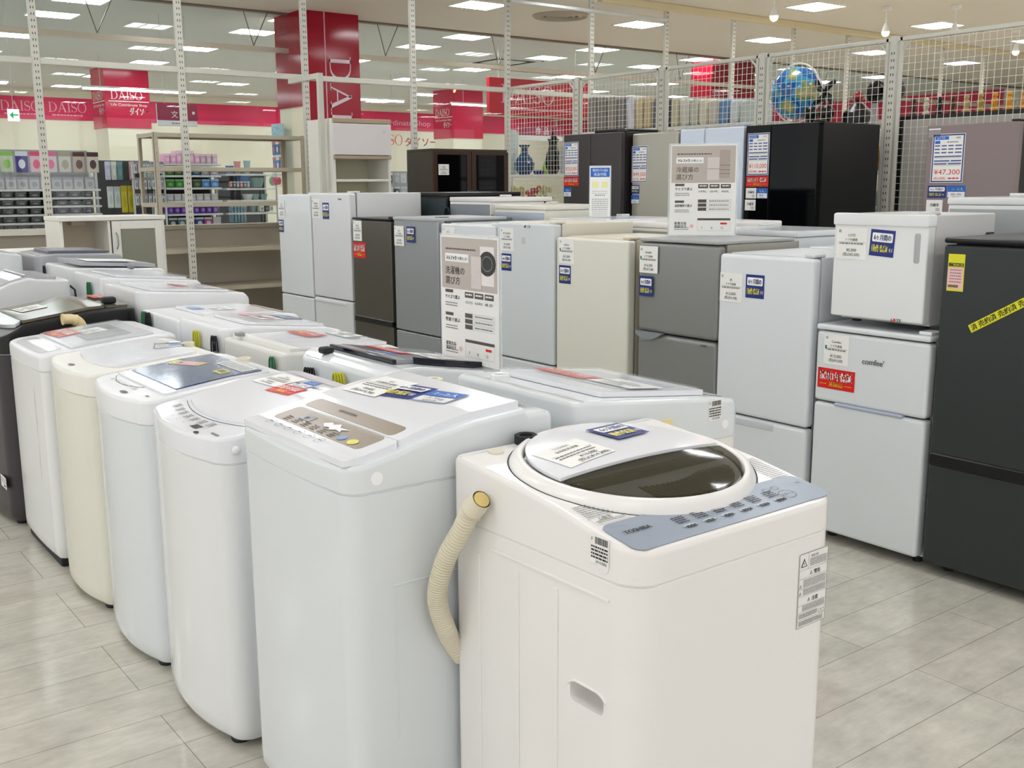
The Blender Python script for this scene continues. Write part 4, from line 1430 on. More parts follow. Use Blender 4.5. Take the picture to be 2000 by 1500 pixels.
# ================================================================== fridges
class Fridge:
    """local frame: x right seen from the front, y depth, front of the door at y = 0"""

    def __init__(s, label, X, Yc, rz, W, Dp, H, door, side, splits=(), top=None, dt=.055, r=.012, z0=.03, name='refrigerator', hinge=True, grip=None, cap=.0, inset=.006, vsplit=None, cat='refrigerator', bow=0, group=None):
        s.W, s.D, s.H = W, Dp, H
        s.t = thing(name, label, cat, (X, Yc, 0), rz, group)
        hw = W / 2
        s.cab = MB().rbox(-hw + inset, hw - inset, dt + .008, Dp, z0, H - cap, .006, 2)
        s.cab = s.cab.build('cabinet', side, s.t)
        MB().box(-hw + .02, hw - .02, dt - .01, dt + .01, z0 + .02, H - .02).build('door_seal', GAP if door is not BLKGL else BLACK, s.t, False)
        edges = [z0 + .01] + list(splits) + [H - cap - .002 if cap else H]
        s.doors = []
        for a, b in zip(edges, edges[1:]):
            cols = [(-hw, hw)]
            if vsplit is not None and b > vsplit[1]:
                c = -hw + W * vsplit[0]
                cols = [(-hw, c - .002), (c + .002, hw)]
            for (u0, u1) in cols:
                m = MB().rbox(u0, u1, 0, dt, a + .003, b - .003, r, 3)
                if bow:
                    m.v = [(x, y - bow * (1 - (x / hw) ** 2) * (1 if y < dt * .6 else 0), z) for x, y, z in m.v]
                d = m.build('door', door, s.t)
                s.doors.append(d)
        if cap: MB().rbox(-hw - .001, hw + .001, -.002 if dt else 0, Dp, H - cap, H, .008, 2).build('top_board', top or side, s.t)
        for a in (-1, 1): MB().lathe([(.018, 0), (.018, .012), (.012, z0 + .005)], 12, M=Matrix.Translation((a * (hw - .05), .1, 0))).build('foot', DARK, s.t)
        if hinge: MB().rbox(hw - .06, hw - .01, .02, .09, H, H + .012, .003, 1).build('hinge_cover', side, s.t)

    def f(s, u, z, y=0):
        return plane((u, y - .0006, z), (1, 0, 0), (0, 0, 1))

    def st(s, name, p, u, z, y=0):
        return p.build(name, s.f(u, z, y), s.t)

    def grip(s, z, u0, u1, m, h=.02):
        MB().rbox(u0, u1, -.004, .02, z - h / 2, z + h / 2, .004, 1).build('handle', m, s.t)


XC = 3.331


def yc(a, b): return (a + b) / 2


C1 = Fridge('charcoal two door refrigerator with yellow sold tape at the right edge', 3.331, 1.70, RA, .545, .58, 1.2, CHAR, mat('black_side', (24, 25, 26), .4), (.44,), cap=.02, top=BLACK, r=.01)
# doors: handle groove between them
C1.grip(.425, -.27, .27, BLACK, .045)
C1.st('sold_tag', p_soldtag(.06, .125), -.252, 1.02)
c, s_ = cos(rad(31)), sin(rad(31))
p_tape(.21, .028).build('sold_tape', plane((-.15, -.0006, .885), (c, 0, s_), (-s_, 0, c)), C1.t)
C2 = Fridge('white two door refrigerator with red warranty card below the compact one', 3.331, 2.235, RA, .475, .5, .855, WHITEB, WHITE, (.555,), cap=.022, top=WHITEB, r=.014)
C2.st('price_tag', p_tag('Comfee', '¥15,000', '(税込¥16,500)', .11, .115, green=True), -.2, .705)
C2.st('warranty_card', p_red(.165, .078), -.222, .61)
p = Print(.0005); p.text('comfee\'', 0, 0, .022, GINK, bold=1); C2.st('brand_lettering', p, -.03, .725)
MB().rbox(-.14, .15, -.006, .02, .548, .56, .005, 2).build('handle', mat('grey_blue_grip', (176, 184, 204), .3), C2.t)
LT = Fridge('small white compact refrigerator stacked on the two door one', 3.345, 2.235, RA, .385, .45, .405, WHITE, mat('satin_grey_white_side', (206, 206, 204), .3), (), dt=.05, r=.008, z0=.012, name='compact_refrigerator')
LT.t.location = (3.345, 2.235, .866)
MB().rbox(-.196, .196, -.006, .05, .362, .408, .008, 2).build('top_rim', WHITE, LT.t)
MB().rbox(.14, .168, -.004, .02, .235, .345, .01, 2).build('handle', mat('recess_grey', (176, 176, 178), .4), LT.t)
LT.st('price_tag', p_tag('LOTS', '¥5,000', '(税込¥5,500)', .13, .115), -.178, .24)
c, s_ = cos(rad(-3)), sin(rad(-3))
p_navy(.1, .095).build('warranty_card', plane((-.038, -.0006, .258), (c, 0, s_), (-s_, 0, c)), LT.t)
p = Print(.0005); p.text('L', 0, 0, .013, INK, bold=1); p.disc(.013, .0065, .0055, .0065, REDT); p.text('TS', .021, 0, .013, INK, bold=1); LT.st('brand_lettering', p, .07, .024, 0)
m = MB()
for k in range(4): m.rbox(.1875, .1965, .385, .43, .33 - k * .018, .336 - k * .018, .002, 1)
m.build('vent_slots', GAP, LT.t)
C3 = Fridge('white two door refrigerator with navy card, left of the stacked pair', 3.331, 2.74, RA, .475, .54, 1.1, mat('cool_white_door', (224, 229, 232), .25), mat('speckled_white_side', (212, 216, 218), .35, var=.03, scale=200), (.43,), r=.016)
C3.st('price_tag', p_tag('JR', '¥13,000', '(税込¥14,300)', .12, .12), -.228, .9)
C3.st('warranty_card', p_navy(.095, .095), -.09, .925)
MB().rbox(-.2, .08, -.004, .02, .39, .42, .006, 2).build('handle', mat('grip_grey_white', (204, 208, 210), .35), C3.t)
C4 = Fridge('silver grey two door refrigerator under the standing poster', 3.331, 3.222, RA, .478, .54, 1.13, SILV, mat('warm_grey_side', (160, 156, 146), .4), (.72,), r=.02, cap=.0, bow=.012)
C4.st('price_tag', p_tag('SHARP', '¥16,000', '(税込¥17,600)', .115, .12, green=True), -.222, .99, -.008)
C4.st('warranty_card', p_navy(.085, .09), -.22, .885, -.009)
MB().prism([(-.235 + .165 * k / 10, .722 - .034 * math.sin(pi * min(1, .12 + .88 * k / 10))) for k in range(11)] + [(-.07, .724), (-.235, .724)], -.01, .016, M=Matrix.Rotation(pi / 2, 4, 'X')).build('handle', mat('slate_handle', (136, 142, 144), .3), C4.t)
p = Print(.0005); p.text('SHARP', 0, 0, .009, INK, bold=1); C4.st('brand_lettering', p, .16, .695, -.006)
MB().rbox(-.235, .235, .0, .5, 1.13, 1.145, .006, 2).build('top_board', mat('speckled_grey_top', (168, 170, 170), .4, var=.05, scale=150), C4.t)
C5 = Fridge('ivory single tall door refrigerator with navy card, left of the silver grey one', 3.331, 3.79, RA, .52, .56, 1.13, mat('ivory_door', (226, 225, 212), .3), mat('beige_side', (214, 206, 186), .4), (.35,), r=.014)
C5.st('price_tag', p_tag('AQUA', '¥13,000', '(税込¥14,300)', .115, .12, green=True), -.235, 1.0)
C5.st('warranty_card', p_navy(.09, .09), -.235, .9)
C6 = Fridge('pale grey white refrigerator with a small tape square, fifth from the right end', 3.331, 4.31, RA, .48, .55, 1.19, mat('pale_grey_blue_door', (212, 218, 220), .3), mat('ivory_side', (222, 218, 204), .4), (.47,), r=.012)
C6.st('price_tag', p_tag('MITSUBISHI', '¥12,000', '(税込¥13,200)', .115, .12), -.205, 1.04)
C6.st('warranty_card', p_navy(.09, .09), -.2, .935)
p = Print(.0005); p.poly([(0, 0), (.012, 0), (.018, .012), (.006, .012)], INK); p.text('三菱', .024, 0, .012, INK); C6.st('brand_lettering', p, .0, 1.165)
p = Print(); p.back(0, 0, .03, .035, mat('translucent_tape', (196, 198, 196), .4)); C6.st('tape_piece', p, -.02, 1.08)
C7 = Fridge('white refrigerator half hidden behind the washing machine poster', 3.331, 4.83, RA, .53, .55, 1.17, WHITEB, WHITE, (.4,), r=.01)
C7.st('price_tag', p_tag('日立', '¥11,000', '(税込¥12,100)', .12, .12), -.245, 1.03)
p = Print(); p.back(0, 0, .12, .07, RED); p.text('家電1年保証', .01, .035, .022, WHT, w=.1); C7.st('warranty_card', p, -.25, .9)
C8 = Fridge('silver blue refrigerator with curved top edge and navy card', 3.331, 5.375, RA, .495, .55, 1.19, SILVB, mat('grey_green_side', (108, 118, 122), .4), (.5,), r=.01, bow=.008)
C8.st('price_tag', p_tag('日立', '¥13,000', '(税込¥14,300)', .115, .12), -.235, 1.02, -.004)
C8.st('warranty_card', p_navy(.09, .095), -.085, 1.045, -.007)
MB().rbox(-.245, .25, -.01, .5, 1.175, 1.196, .008, 2).build('top_board', mat('pale_silver_top', (182, 184, 186), .35), C8.t)
C9 = Fridge('dark bronze two door refrigerator with a red warranty card', 3.331, 5.905, RA, .49, .55, 1.18, DSILV, BLACK, (.53,), r=.006, cap=.012, top=BLACK)
C9.st('price_tag', p_tag('AQUA', '¥18,000', '(税込¥19,800)', .115, .13), -.235, 1.03)
C9.st('warranty_card', p_red(.165, .1), -.24, .92)
C9.grip(.52, -.245, .245, BLACK, .04)
C10 = Fridge('tall white refrigerator with separate side panel, second from the far end', 3.331, 6.46, RA, .55, .56, 1.335, mat('grey_white_door', (220, 222, 224), .25), WHITE, (.62,), r=.012, cap=0)
C10.st('price_tag', p_tag('TOSHIBA', '¥15,000', '(税込¥16,500)', .12, .13), -.265, 1.165)
C10.st('warranty_card', p_navy(.095, .11), -.105, 1.16)
p = Print(.0005); p.text('TOSHIBA', 0, 0, .01, INK, bold=1); C10.st('brand_lettering', p, .12, 1.29)
MB().rbox(-.27, .2, -.008, .02, .585, .612, .01, 2).build('handle', WHITE, C10.t)
C11 = Fridge('tall white curved refrigerator, last one of the row at the far left', 3.331, 7.02, RA, .52, .55, 1.325, WHITEB, WHITE, (.6,), r=.012, bow=.012)
C11.st('price_tag', p_tag('三菱', '¥12,000', '(税込¥13,200)', .11, .12), -.25, 1.16, -.003)
C11.st('warranty_card', p_navy(.08, .09), -.25, 1.05, -.003)


# ---- row D: fridges back to back, showing rear panels
def rear_fridge(label, y0, y1, H, Dp, side, back, door, X=3.95, cap=.03, cord=False):
    f = Fridge(label, X + Dp, (y0 + y1) / 2, RBK, y1 - y0, Dp, H, door, side, (H * .4,), cap=cap, top=door)
    MB().rbox(-f.W / 2 + .015, f.W / 2 - .015, f.D, f.D + .004, .3, H - .045, .001, 1).build('rear_panel', back, f.t)
    MB().rbox(-f.W / 2 + .08, f.W / 2 - .08, f.D, f.D + .04, .03, .3, .01, 1).build('compressor_cover', DARK, f.t)
    if cord:
        m = MB()
        for j in range(3):
            m.tube([(f.W / 2 - .01 + .03 * sin(q * pi / 6), f.D + .02 + .004 * j, H - .12 + .05 * cos(q * pi / 6)) for q in range(13)], .004, 6)
        m.build('power_cord', DARK, f.t)
    return f


rear_fridge('dark refrigerator with black back behind the tall white pair', 5.95, 6.5, 1.335, .62, mat('black_side', (24, 25, 26), .4), mat('dark_teal_back', (44, 56, 60), .4), BLACK)
rear_fridge('white refrigerator with plain grey back panel, beside the dark backed one', 5.45, 5.93, 1.305, .5, WHITEW, STEEL, WHITEW, cord=True)
rear_fridge('cream refrigerator with pale steel back panel and coiled cord', 4.9, 5.42, 1.262, .5, CREAM, mat('pale_blue_steel', (186, 196, 208), .4, metal=.4), CREAM, cord=True)
rear_fridge('low white refrigerator carrying the small card stand', 4.36, 4.87, 1.19, .62, WHITEB, STEEL, WHITEB)
rear_fridge('low white refrigerator with rounded cream top behind the poster', 3.73, 4.33, 1.184, .72, CREAM, mat('grey_green_back', (150, 160, 158), .4), WHITEW)
rear_fridge('low white refrigerator with grey back and hinge plates, left of the compact one', 3.07, 3.65, 1.167, .5, WHITEB, mat('pale_grey_back', (190, 194, 194), .4), WHITEB)
rear_fridge('white refrigerator with low top just behind the navy carded one', 2.45, 3.0, 1.1, .5, WHITEB, STEEL, WHITEB)
rear_fridge('refrigerator with a plain silver steel back behind the charcoal one', 1.75, 2.34, 1.325, .55, WHITE, mat('plain_silver_back', (172, 178, 178), .45, metal=.2, var=.04, scale=3), WHITE)

# ---- row E: tall fridges at the back
E1 = Fridge('tall dark brown french door refrigerator with red yen price sheet', 6.0, 6.83, RA, .73, .68, 1.81, BRONZE, mat('black_brown_side', (36, 30, 30), .4), (.75,), vsplit=(.48, 1.0), r=.008)
E1.st('price_sheet', p_price('¥253,000', .19, .29), -.355, 1.455)
E1.st('warranty_card', p_red(.2, .075), -.36, 1.372); E1.st('size_card', p_blue(.1, .078, '4人~', '400L~'), -.36, 1.28)
MB().rbox(-.08, .3, .1, .5, 1.81, 1.84, .012).build('top_tray', mat('black_tray', (20, 24, 26), .3), E1.t)
E2 = Fridge('tall beige glossy refrigerator with yen price sheet', 6.1, 6.18, RA, .52, .65, 1.795, BEIGEM, mat('pale_beige_side', (206, 202, 190), .4), (.6,), r=.02, bow=.008)
E2.st('price_sheet', p_price('¥49,500', .185, .29), -.255, 1.4, -.001)
E2.st('warranty_card', p_navy(.095, .068), -.255, 1.308, -.001); E2.st('size_card', p_blue(.095, .07, '2人', '200L~'), -.255, 1.225, -.001)
E3 = Fridge('tall pale blue white french door refrigerator behind the standing poster', 6.1, 5.578, RA, .64, .65, 1.802, PALEB, mat('pale_blue_side', (176, 190, 214), .35), (.75,), vsplit=(.4, 1.0), r=.012)
E3.st('price_sheet', p_price('¥88,000', .2, .29), -.3, 1.4)
E4 = Fridge('tall glossy black refrigerator with 110,000 yen price sheet', 6.1, 4.915, RA, .64, .72, 1.8, BLKGL, BLKSIDE, (.85,), vsplit=(.36, 1.0), r=.006)
E4.st('price_sheet', p_price('¥110,000', .2, .3), -.298, 1.443)
E4.st('warranty_card', p_red(.205, .075), -.3, 1.362); E4.st('type_card', p_cold(.098, .075), -.3, 1.277); E4.st('size_card', p_blue(.098, .075, '3人~', '400L~'), -.197, 1.277)
E4.st('compartment_card', p_cold(.1, .078), -.305, 1.19)
E6 = Fridge('tall taupe glass refrigerator with 47,300 yen price sheet at the right', 6.1, 3.487, RA, .58, .66, 1.735, TAUPE, BLACK, (.7,), r=.006)
E6.st('price_sheet', p_price('¥47,300', .215, .295), -.25, 1.383)
E6.st('warranty_card', p_navy(.125, .075), -.262, 1.29); E6.st('size_card', p_blue(.12, .075, '2~3人', '200L~399L'), -.13, 1.29)
E6.st('compartment_card', p_cold(.11, .078), -.265, 1.2)
p = Print(.0004); p.rect(-.28, 1.66, -.2, 1.712, mat('grey_peel_film', (150, 144, 144), .15)); p.rect(-.28, 1.705, -.2, 1.712, WHT, 2); p.build('peel_film', E6.f(0, 0), E6.t)

# grey display board behind the taupe fridge, black topped
t = thing('display_board', 'grey partition board with black top edge carrying small ornaments', 'partition board', (7.12, 3.85, 0))
MB().rbox(-.02, .02, -1.2, .75, 0, 1.84, .004, 1).build('board', mat('grey_board', (176, 172, 166), .5), t)
MB().rbox(-.02, .3, -1.2, .86, 1.84, 1.87, .004, 1).build('top_shelf', BLACK, t)
MB().rbox(-.03, .3, .75, .86, 0, 1.84, .004, 1).build('end_panel', BLACK, t)

# ---- standing posters --------------------------------------------------
def poster(kind, w, h):
    p = Print(.001)
    p.back(0, 0, w, h, PAPER)
    p.rect(w * .02, h * .58, w * .98, h * .985, GREIGE)
    p.lines(w * .1, w * .62, h * .89, 1, 0, h * .012, DKBR)
    p.rect(w * .09, h * .795, w * .5, h * .86, WHT, 2)
    p.text('トレファク', w * .12, h * .81, h * .03, INK, l=4, w=w * .17, bold=2); p.text('が教える!', w * .31, h * .812, h * .022, INK, l=4, w=w * .17)
    p.text('洗濯機の' if kind == 0 else '冷蔵庫の', w * .09, h * .7, h * .05, DKBR if kind else INK, l=3, w=w * .34)
    p.text('選び方', w * .09, h * .62, h * .05, DKBR if kind else INK, l=3, w=w * .26)
    pale = mat('printed_appliance', (214, 206, 200), .4)
    if kind == 0:
        p.rect(w * .7, h * .63, w * .93, h * .93, mat('printed_white', (236, 230, 226), .4), 2)
        p.disc(w * .82, h * .8, w * .14, h * .095, mat('printed_black', (44, 42, 42), .4), 3); p.ring(w * .82, h * .8, w * .09, h * .06, w * .01, GINK, 4)
        p.rect(w * .55, h * .6, w * .72, h * .85, pale, 4)
        hd = 'サイズで選ぶ', '性能で選ぶ', '家電全品'
    else:
        p.rect(w * .74, h * .63, w * .9, h * .94, mat('printed_taupe', (176, 162, 152), .4), 2)
        for a in (.68, .72, .77): p.rect(w * .74, h * a, w * .9, h * (a + .004), DKBR, 3)
        p.rect(w * .56, h * .61, w * .74, h * .86, pale, 3); p.rect(w * .56, h * .73, w * .74, h * .735, GINK, 4)
        hd = 'サイズで選ぶ', '設置場所で選ぶ', '家電全品'
    for i, v in enumerate((.5, .315, .12)):
        if i < 2: p.rect(w * .08, h * (v + .045), w * .22, h * (v + .07), DKBR, 1)
        p.text(hd[i], w * .08, h * v, h * .025, INK, w=w * (.26 if i < 2 else .18), bold=1)
        p.lines(w * .08, w * .3, h * (v - .04), 2, h * .02, h * .008, GINK, seed=i)
    p.text('保証付き', w * .08, h * .085, h * .025, INK, w=w * .18, bold=1)
    p.disc(w * .345, h * .1, w * .03, h * .02, PINKP)
    for i in range(3):
        a = .43 + i * .17
        p.rect(w * a, h * .52, w * (a + .15), h * .565, DKBR); p.lines(w * (a + .02), w * (a + .13), h * .54, 1, 0, h * .012, WHT, l=3)
        p.text((('4.2-5.5', '6.0-8.0', '8.0') if kind == 0 else ('199L', '200-399L', '400L'))[i], w * (a + .01), h * .475, h * .022, INK, w=w * .12)
    for i in range(3):
        v = .36 - i * .045
        p.rect(w * .43, h * v, w * .56, h * (v + .038), DKBR); p.frame(w * .43, h * v, w * .93, h * (v + .038), w * .003, LINK_, 2)
        p.lines(w * .6, w * .9, h * (v + .014), 1, 0, h * .01, GINK, seed=i)
    p.rect(w * .43, h * .165, w * .93, h * .19, DKBR); p.frame(w * .43, h * .05, w * .93, h * .19, w * .003, LINK_, 2)
    p.rect(w * .78, h * .12, w * .88, h * .14, RED, 2)
    p.text('7', w * .49, h * .07, h * .025, INK); p.text('8', w * .64, h * .07, h * .025, INK); p.text('12', w * .79, h * .07, h * .025, INK)
    return p


def poster_stand(label, loc, rz, w, h, kind):
    t = thing('poster_stand', label, 'poster stand', loc, rz)
    MB().box(-w / 2 - .008, w / 2 + .008, .0, .003, 0, h + .012).build('acrylic_sheet', ACRY, t, False)
    MB().box(-w / 2 - .008, w / 2 + .008, -.04, .06, 0, .003).build('acrylic_foot', ACRY, t, False)
    poster(kind, w, h).build('poster', plane((-w / 2, -.0015, .006), (1, 0, 0), (0, 0, 1)), t)
    return t


poster_stand('tall washing machine guide poster in clear stand among the washing machines', (1.80, 2.60, .839), RA, .305, .385, 0)
poster_stand('refrigerator guide poster in clear stand on the silver grey refrigerator', (3.60, 3.33, 1.146), rad(-47), .296, .405, 1)
# small card stand on the row D fridge
t = thing('card_stand', 'narrow white card stand with blue heading in front of the dark brown refrigerator', 'card stand', (4.156, 4.65, 1.191), rad(-50))
MB().box(-.065, .065, 0, .003, 0, .30).build('acrylic_sheet', ACRY, t, False)
MB().box(-.065, .065, -.03, .04, 0, .003).build('acrylic_foot', ACRY, t, False)
p = Print(.001); w_, h_ = .12, .29
p.back(0, 0, w_, h_, PAPER); p.rect(.004, h_ * .79, w_ - .004, h_ * .975, BLUE); p.text('保証3年パネル品は', w_ / 2, h_ * .9, .014, WHT, al='c', w=.09); p.text('返品可能', w_ / 2, h_ * .82, .014, WHT, al='c')
p.rect(.015, h_ * .58, .05, h_ * .7, mat('pale_yellow_print', (236, 234, 170), .4)); p.rect(.07, h_ * .58, .105, h_ * .7, mat('pale_yellow_print', (236, 234, 170), .4))
p.lines(.015, .105, h_ * .5, 2, .012, .004, LINK_); p.lines(.03, .09, h_ * .42, 1, .01, .005, GINK); p.lines(.012, .108, h_ * .34, 6, .012, .006, LINK_); p.lines(.015, .105, h_ * .1, 3, .01, .003, LINK_)
p.build('card', plane((-.06, -.0015, .005), (1, 0, 0), (0, 0, 1)), t)

# ================================================================== furniture at the back
# beige steel rack
def steel_rack():
    t = thing('steel_rack', 'beige slotted steel rack with open shelves near the glass partition', 'storage rack', (3.19, 9.5, 0))
    W_, D_, H_ = 1.46, .45, 1.86
    for x in (0, W_ - .04):
        for y in (0, D_ - .04):
            m = MB(); m.box(x, x + .04, y + (0 if y == 0 else .037), y + (.003 if y == 0 else .04), 0, H_)
            m.box(x if x == 0 else x + .037, x + .003 if x == 0 else x + .04, y, y + .04, 0, H_)
            m.build('post', RACKM, t, False)
    m = MB()
    for k in range(24):
        for x in (.018, W_ - .022): m.box(x, x + .006, -.0008, 0, .1 + k * .075, .106 + k * .075)
    m.build('bolt_holes', mat('bolt_grey', (90, 86, 78), .5), t, False)
    for z in (.08, .42, .78, 1.2, 1.52, 1.82):
        m = MB().box(.0, W_, .003, D_, z + .032, z + .036)
        m.box(.003, W_ - .003, -.002, .001, z, z + .036); m.box(.003, W_ - .003, D_ - .001, D_ + .002, z, z + .036)
        m.box(-.002, .001, .003, D_, z, z + .036); m.box(W_ - .001, W_ + .002, .003, D_, z, z + .036)
        m.build('shelf', RACKM, t, False)


steel_rack()
# low back board behind the rack
t = thing('gondola_board', 'taupe back board standing behind the lower half of the steel rack', 'back board', (3.0, 10.0, 0))
MB().rbox(0, 2.3, 0, .03, 0, .98, .004, 1).build('board', mat('taupe_grey_board', (190, 182, 168), .55, var=.04, scale=1), t)
MB().rbox(0, 2.3, -.03, .05, .98, 1.02, .004, 1).build('top_rail', mat('beige_rail', (186, 180, 162), .4), t)

WF = mat('white_laminate', (232, 230, 222), .4)
BEI = mat('beige_back_board', (214, 200, 182), .55)
OAK = mat('pale_oak_edge', (178, 160, 134), .5)
FG = mat('frosted_grey_glass', (136, 136, 122), .35)
# low white sideboard
t = thing('sideboard', 'low white sideboard with an open bay and a frosted glass door', 'cabinet', (1.97, 8.0, 0))
MB().rbox(0, .025, .01, .42, 0, 1.14, .003, 1).build('side_panel', WF, t)
MB().rbox(.735, .76, .01, .42, 0, 1.14, .003, 1).build('side_panel', WF, t)
MB().rbox(.34, .36, .01, .4, .05, 1.14, .003, 1).build('divider', WF, t)
MB().rbox(-.005, .765, -.01, .42, 1.14, 1.17, .003, 1).build('top_board', WF, t)
MB().box(.025, .735, .4, .41, .05, 1.14).build('back_panel', BEI, t, False)
MB().rbox(.025, .735, .01, .4, .03, .06, .003, 1).build('bottom_board', WF, t)
m = MB()
for a, b, c_, d in ((.365, .425, .06, 1.135), (.68, .735, .06, 1.135), (.425, .68, 1.075, 1.135), (.425, .68, .06, .12)): m.rbox(a, b, -.01, .01, c_, d, .002, 1)
dr = m.build('glass_door', WF, t)
MB().box(.425, .68, -.002, .004, .12, 1.075).build('pane', FG, dr, False)
MB().tube([(.39, -.012, .93), (.395, -.035, .96), (.395, -.035, 1.02), (.39, -.012, 1.05)], .005).build('handle', STEEL, dr)
MB().rbox(.16, .26, .3, .4, 1.1, 1.14, .004, 1).build('cable_bracket', BEI, t)
t = thing('low_shelf', 'low white shelf unit left of the white sideboard', 'cabinet', (.75, 7.55, 0))
MB().rbox(0, 1.12, 0, .4, .94, .965, .003, 1).build('top_board', WF, t)
for a in (0, 1.095): MB().rbox(a, a + .025, .005, .4, 0, .94, .003, 1).build('side_panel', WF, t)
MB().box(.025, 1.095, .38, .39, 0, .94).build('back_panel', BEI, t, False)
# tall white cupboard
t = thing('tall_cupboard', 'tall white cupboard with flap door above open shelves', 'cabinet', (4.54, 8.7, 0))
for a in (0, .575): MB().rbox(a, a + .025, .0, .5, 0, 1.984, .003, 1).build('side_panel', WF, t)
MB().box(.025, .575, .4, .41, 0, 1.94).build('back_panel', mat('pale_khaki_board', (214, 208, 180), .5), t, False)
MB().rbox(.0, .6, -.022, .0, 1.945, 1.985, .003, 1).build('top_edge', OAK, t)
MB().rbox(.025, .575, .0, .5, 1.96, 1.983, .003, 1).build('top_board', WF, t)
MB().rbox(.0, .6, -.022, -.002, 1.66, 1.94, .003, 1).build('flap_door', mat('pinkish_white_laminate', (226, 220, 220), .35), t)
p = Print(.0005); p.ring(0, 0, .018, .01, .002, GINK); p.build('door_mark', plane((.52, -.023, 1.87), (1, 0, 0), (0, 0, 1)), t)
MB().rbox(0, .6, -.02, .0, 1.625, 1.655, .003, 1).build('shelf_edge', OAK, t)
MB().rbox(.025, .575, .0, .4, 1.628, 1.652, .003, 1).build('shelf', WF, t)
for z in (1.42, 1.1, .7, .35): MB().rbox(.025, .575, .0, .4, z, z + .022, .003, 1).build('shelf', WF, t)
# dark brown cabinet
DB = mat('dark_walnut', (62, 42, 28), .35, var=.1, scale=6)
t = thing('glass_cabinet', 'dark brown cabinet with two black glass doors and a white tag', 'cabinet', (5.47, 8.5, 0))
m = MB().rbox(0, .025, 0, .45, 0, 1.7, .003, 1); m.rbox(.865, .89, 0, .45, 0, 1.7, .003, 1); m.rbox(.0, .89, 0, .45, 1.7, 1.725, .003, 1); m.box(.025, .865, .43, .44, 0, 1.7); m.rbox(.025, .865, .01, .43, 0.05, .08, .003, 1)
m.build('carcass', mat('dark_umber_laminate', (66, 58, 46), .4), t)
for a in (0, .447):
    m = MB(); u0, u1 = a + .002, a + .441
    m.rbox(u0, u0 + .05, -.02, 0, .05, 1.7, .002, 1); m.rbox(u1 - .05, u1, -.02, 0, .05, 1.7, .002, 1); m.rbox(u0 + .05, u1 - .05, -.02, 0, 1.67, 1.7, .002, 1); m.rbox(u0 + .05, u1 - .05, -.02, 0, .05, .1, .002, 1)
    d = m.build('glass_door', DB, t)
    MB().box(u0 + .05, u1 - .05, -.012, -.006, .1, 1.67).build('pane', BLKGL, d, False)
p_tag('食器棚', '¥7,800', '(税込¥8,580)', .12, .1).build('price_tag', plane((.06, -.0205, 1.48), (1, 0, 0), (0, 0, 1)), t)

# ================================================================== goods beyond the glass
SH = mat('white_store_shelf', (222, 224, 222), .4)
GB = mat('grey_store_back', (150, 150, 150), .5)
DBK = mat('dark_store_back', (74, 74, 78), .6)
GYS = 13.75


def gondola(label, x0, x1, top, shelves, back=GB, Y=GYS, D_=.4):
    t = thing('store_shelf', label, 'store shelf', (x0, Y, 0))
    L_ = x1 - x0
    MB().box(0, L_, D_, D_ + .03, 0, top).build('back_panel', back, t, False)
    for a in (0, L_ - .03): MB().rbox(a, a + .03, D_ - .03, D_ + .0, 0, top, .003, 1).build('post', SH, t)
    MB().rbox(0, L_, -.02, D_, .0, .15, .004, 1).build('base', SH, t)
    for z in shelves: MB().rbox(.005, L_ - .005, .0, D_, z - .025, z, .003, 1).build('shelf', SH, t)
    return t


def packmat(rgb): return mat('pack_%d_%d_%d' % rgb, rgb, .3)


def protos(tint, kind):
    """a hanging blister packet or a box; one prototype per colour and kind"""
    return None


def packet(x, y, z, w, h, rgb, rgb2, label, group, d=.02, name='hanging_packet', cat='packet', store={}):
    k = (name, rgb, rgb2, round(w, 2), round(h, 2), d)
    if k in store:
        return dup(store[k], (x, y, z), 0, label, group)
    t = thing(name, label, cat, (x, y, z), 0, group)
    MB().rbox(-w / 2, w / 2, 0, d, 0, h, min(.008, d * .4), 1).build('pouch', packmat(rgb), t)
    p = Print(.0006); p.back(-w / 2, h * .78, w / 2, h, packmat(rgb2)); p.disc(0, h * .4, w * .28, h * .22, packmat(rgb2))
    p.build('header_card', plane((0, -.0003, 0), (1, 0, 0), (0, 0, 1)), t)
    store[k] = t
    return t


def hook(x, y0, y1, z):
    pass


# left rack: large packets on pegs, then many narrow trays
g = gondola('grey store rack of hanging packets and narrow trays, far left beyond the glass', 2.3, 3.92, 1.84, [1.36, 1.26, 1.16, 1.06, .96], GB)
cols = [((206, 214, 190), (150, 200, 90)), ((70, 60, 140), (230, 230, 240)), ((228, 196, 206), (240, 80, 130)), ((226, 206, 214), (236, 120, 160)), ((214, 208, 200), (180, 170, 150)), ((196, 176, 160), (92, 50, 44)), ((216, 204, 192), (70, 30, 40))]
labs = ['pale green hanging packet', 'blue and white hanging packet', 'pink printed hanging packet', 'pale pink hanging packet', 'beige hanging packet', 'brown printed hanging packet', 'packet with dark red V shape']
for k in range(7):
    x = 2.86 + k * .165
    packet(x, GYS + .02, 1.56, .14, .25, cols[k][0], cols[k][1], labs[k] + ' on the top row of the far left rack', 'large packets, far left rack')
for k in range(9):
    packet(2.76 + k * .13, GYS + .03, 1.36, .11, .15, (198, 196, 198), (170, 168, 174), 'small grey white packet on the second row of the far left rack', 'small packets, far left rack')
for r in range(5):
    for k in range(8):
        packet(2.68 + k * .155, GYS + .04, (1.265, 1.165, 1.065, .965, .86)[r] - .0, .12, .06, (84, 82, 92), (150, 140, 146), 'low dark tray pack on a narrow shelf of the far left rack', 'dark tray packs, far left rack', .1, 'tray_pack', 'packet')
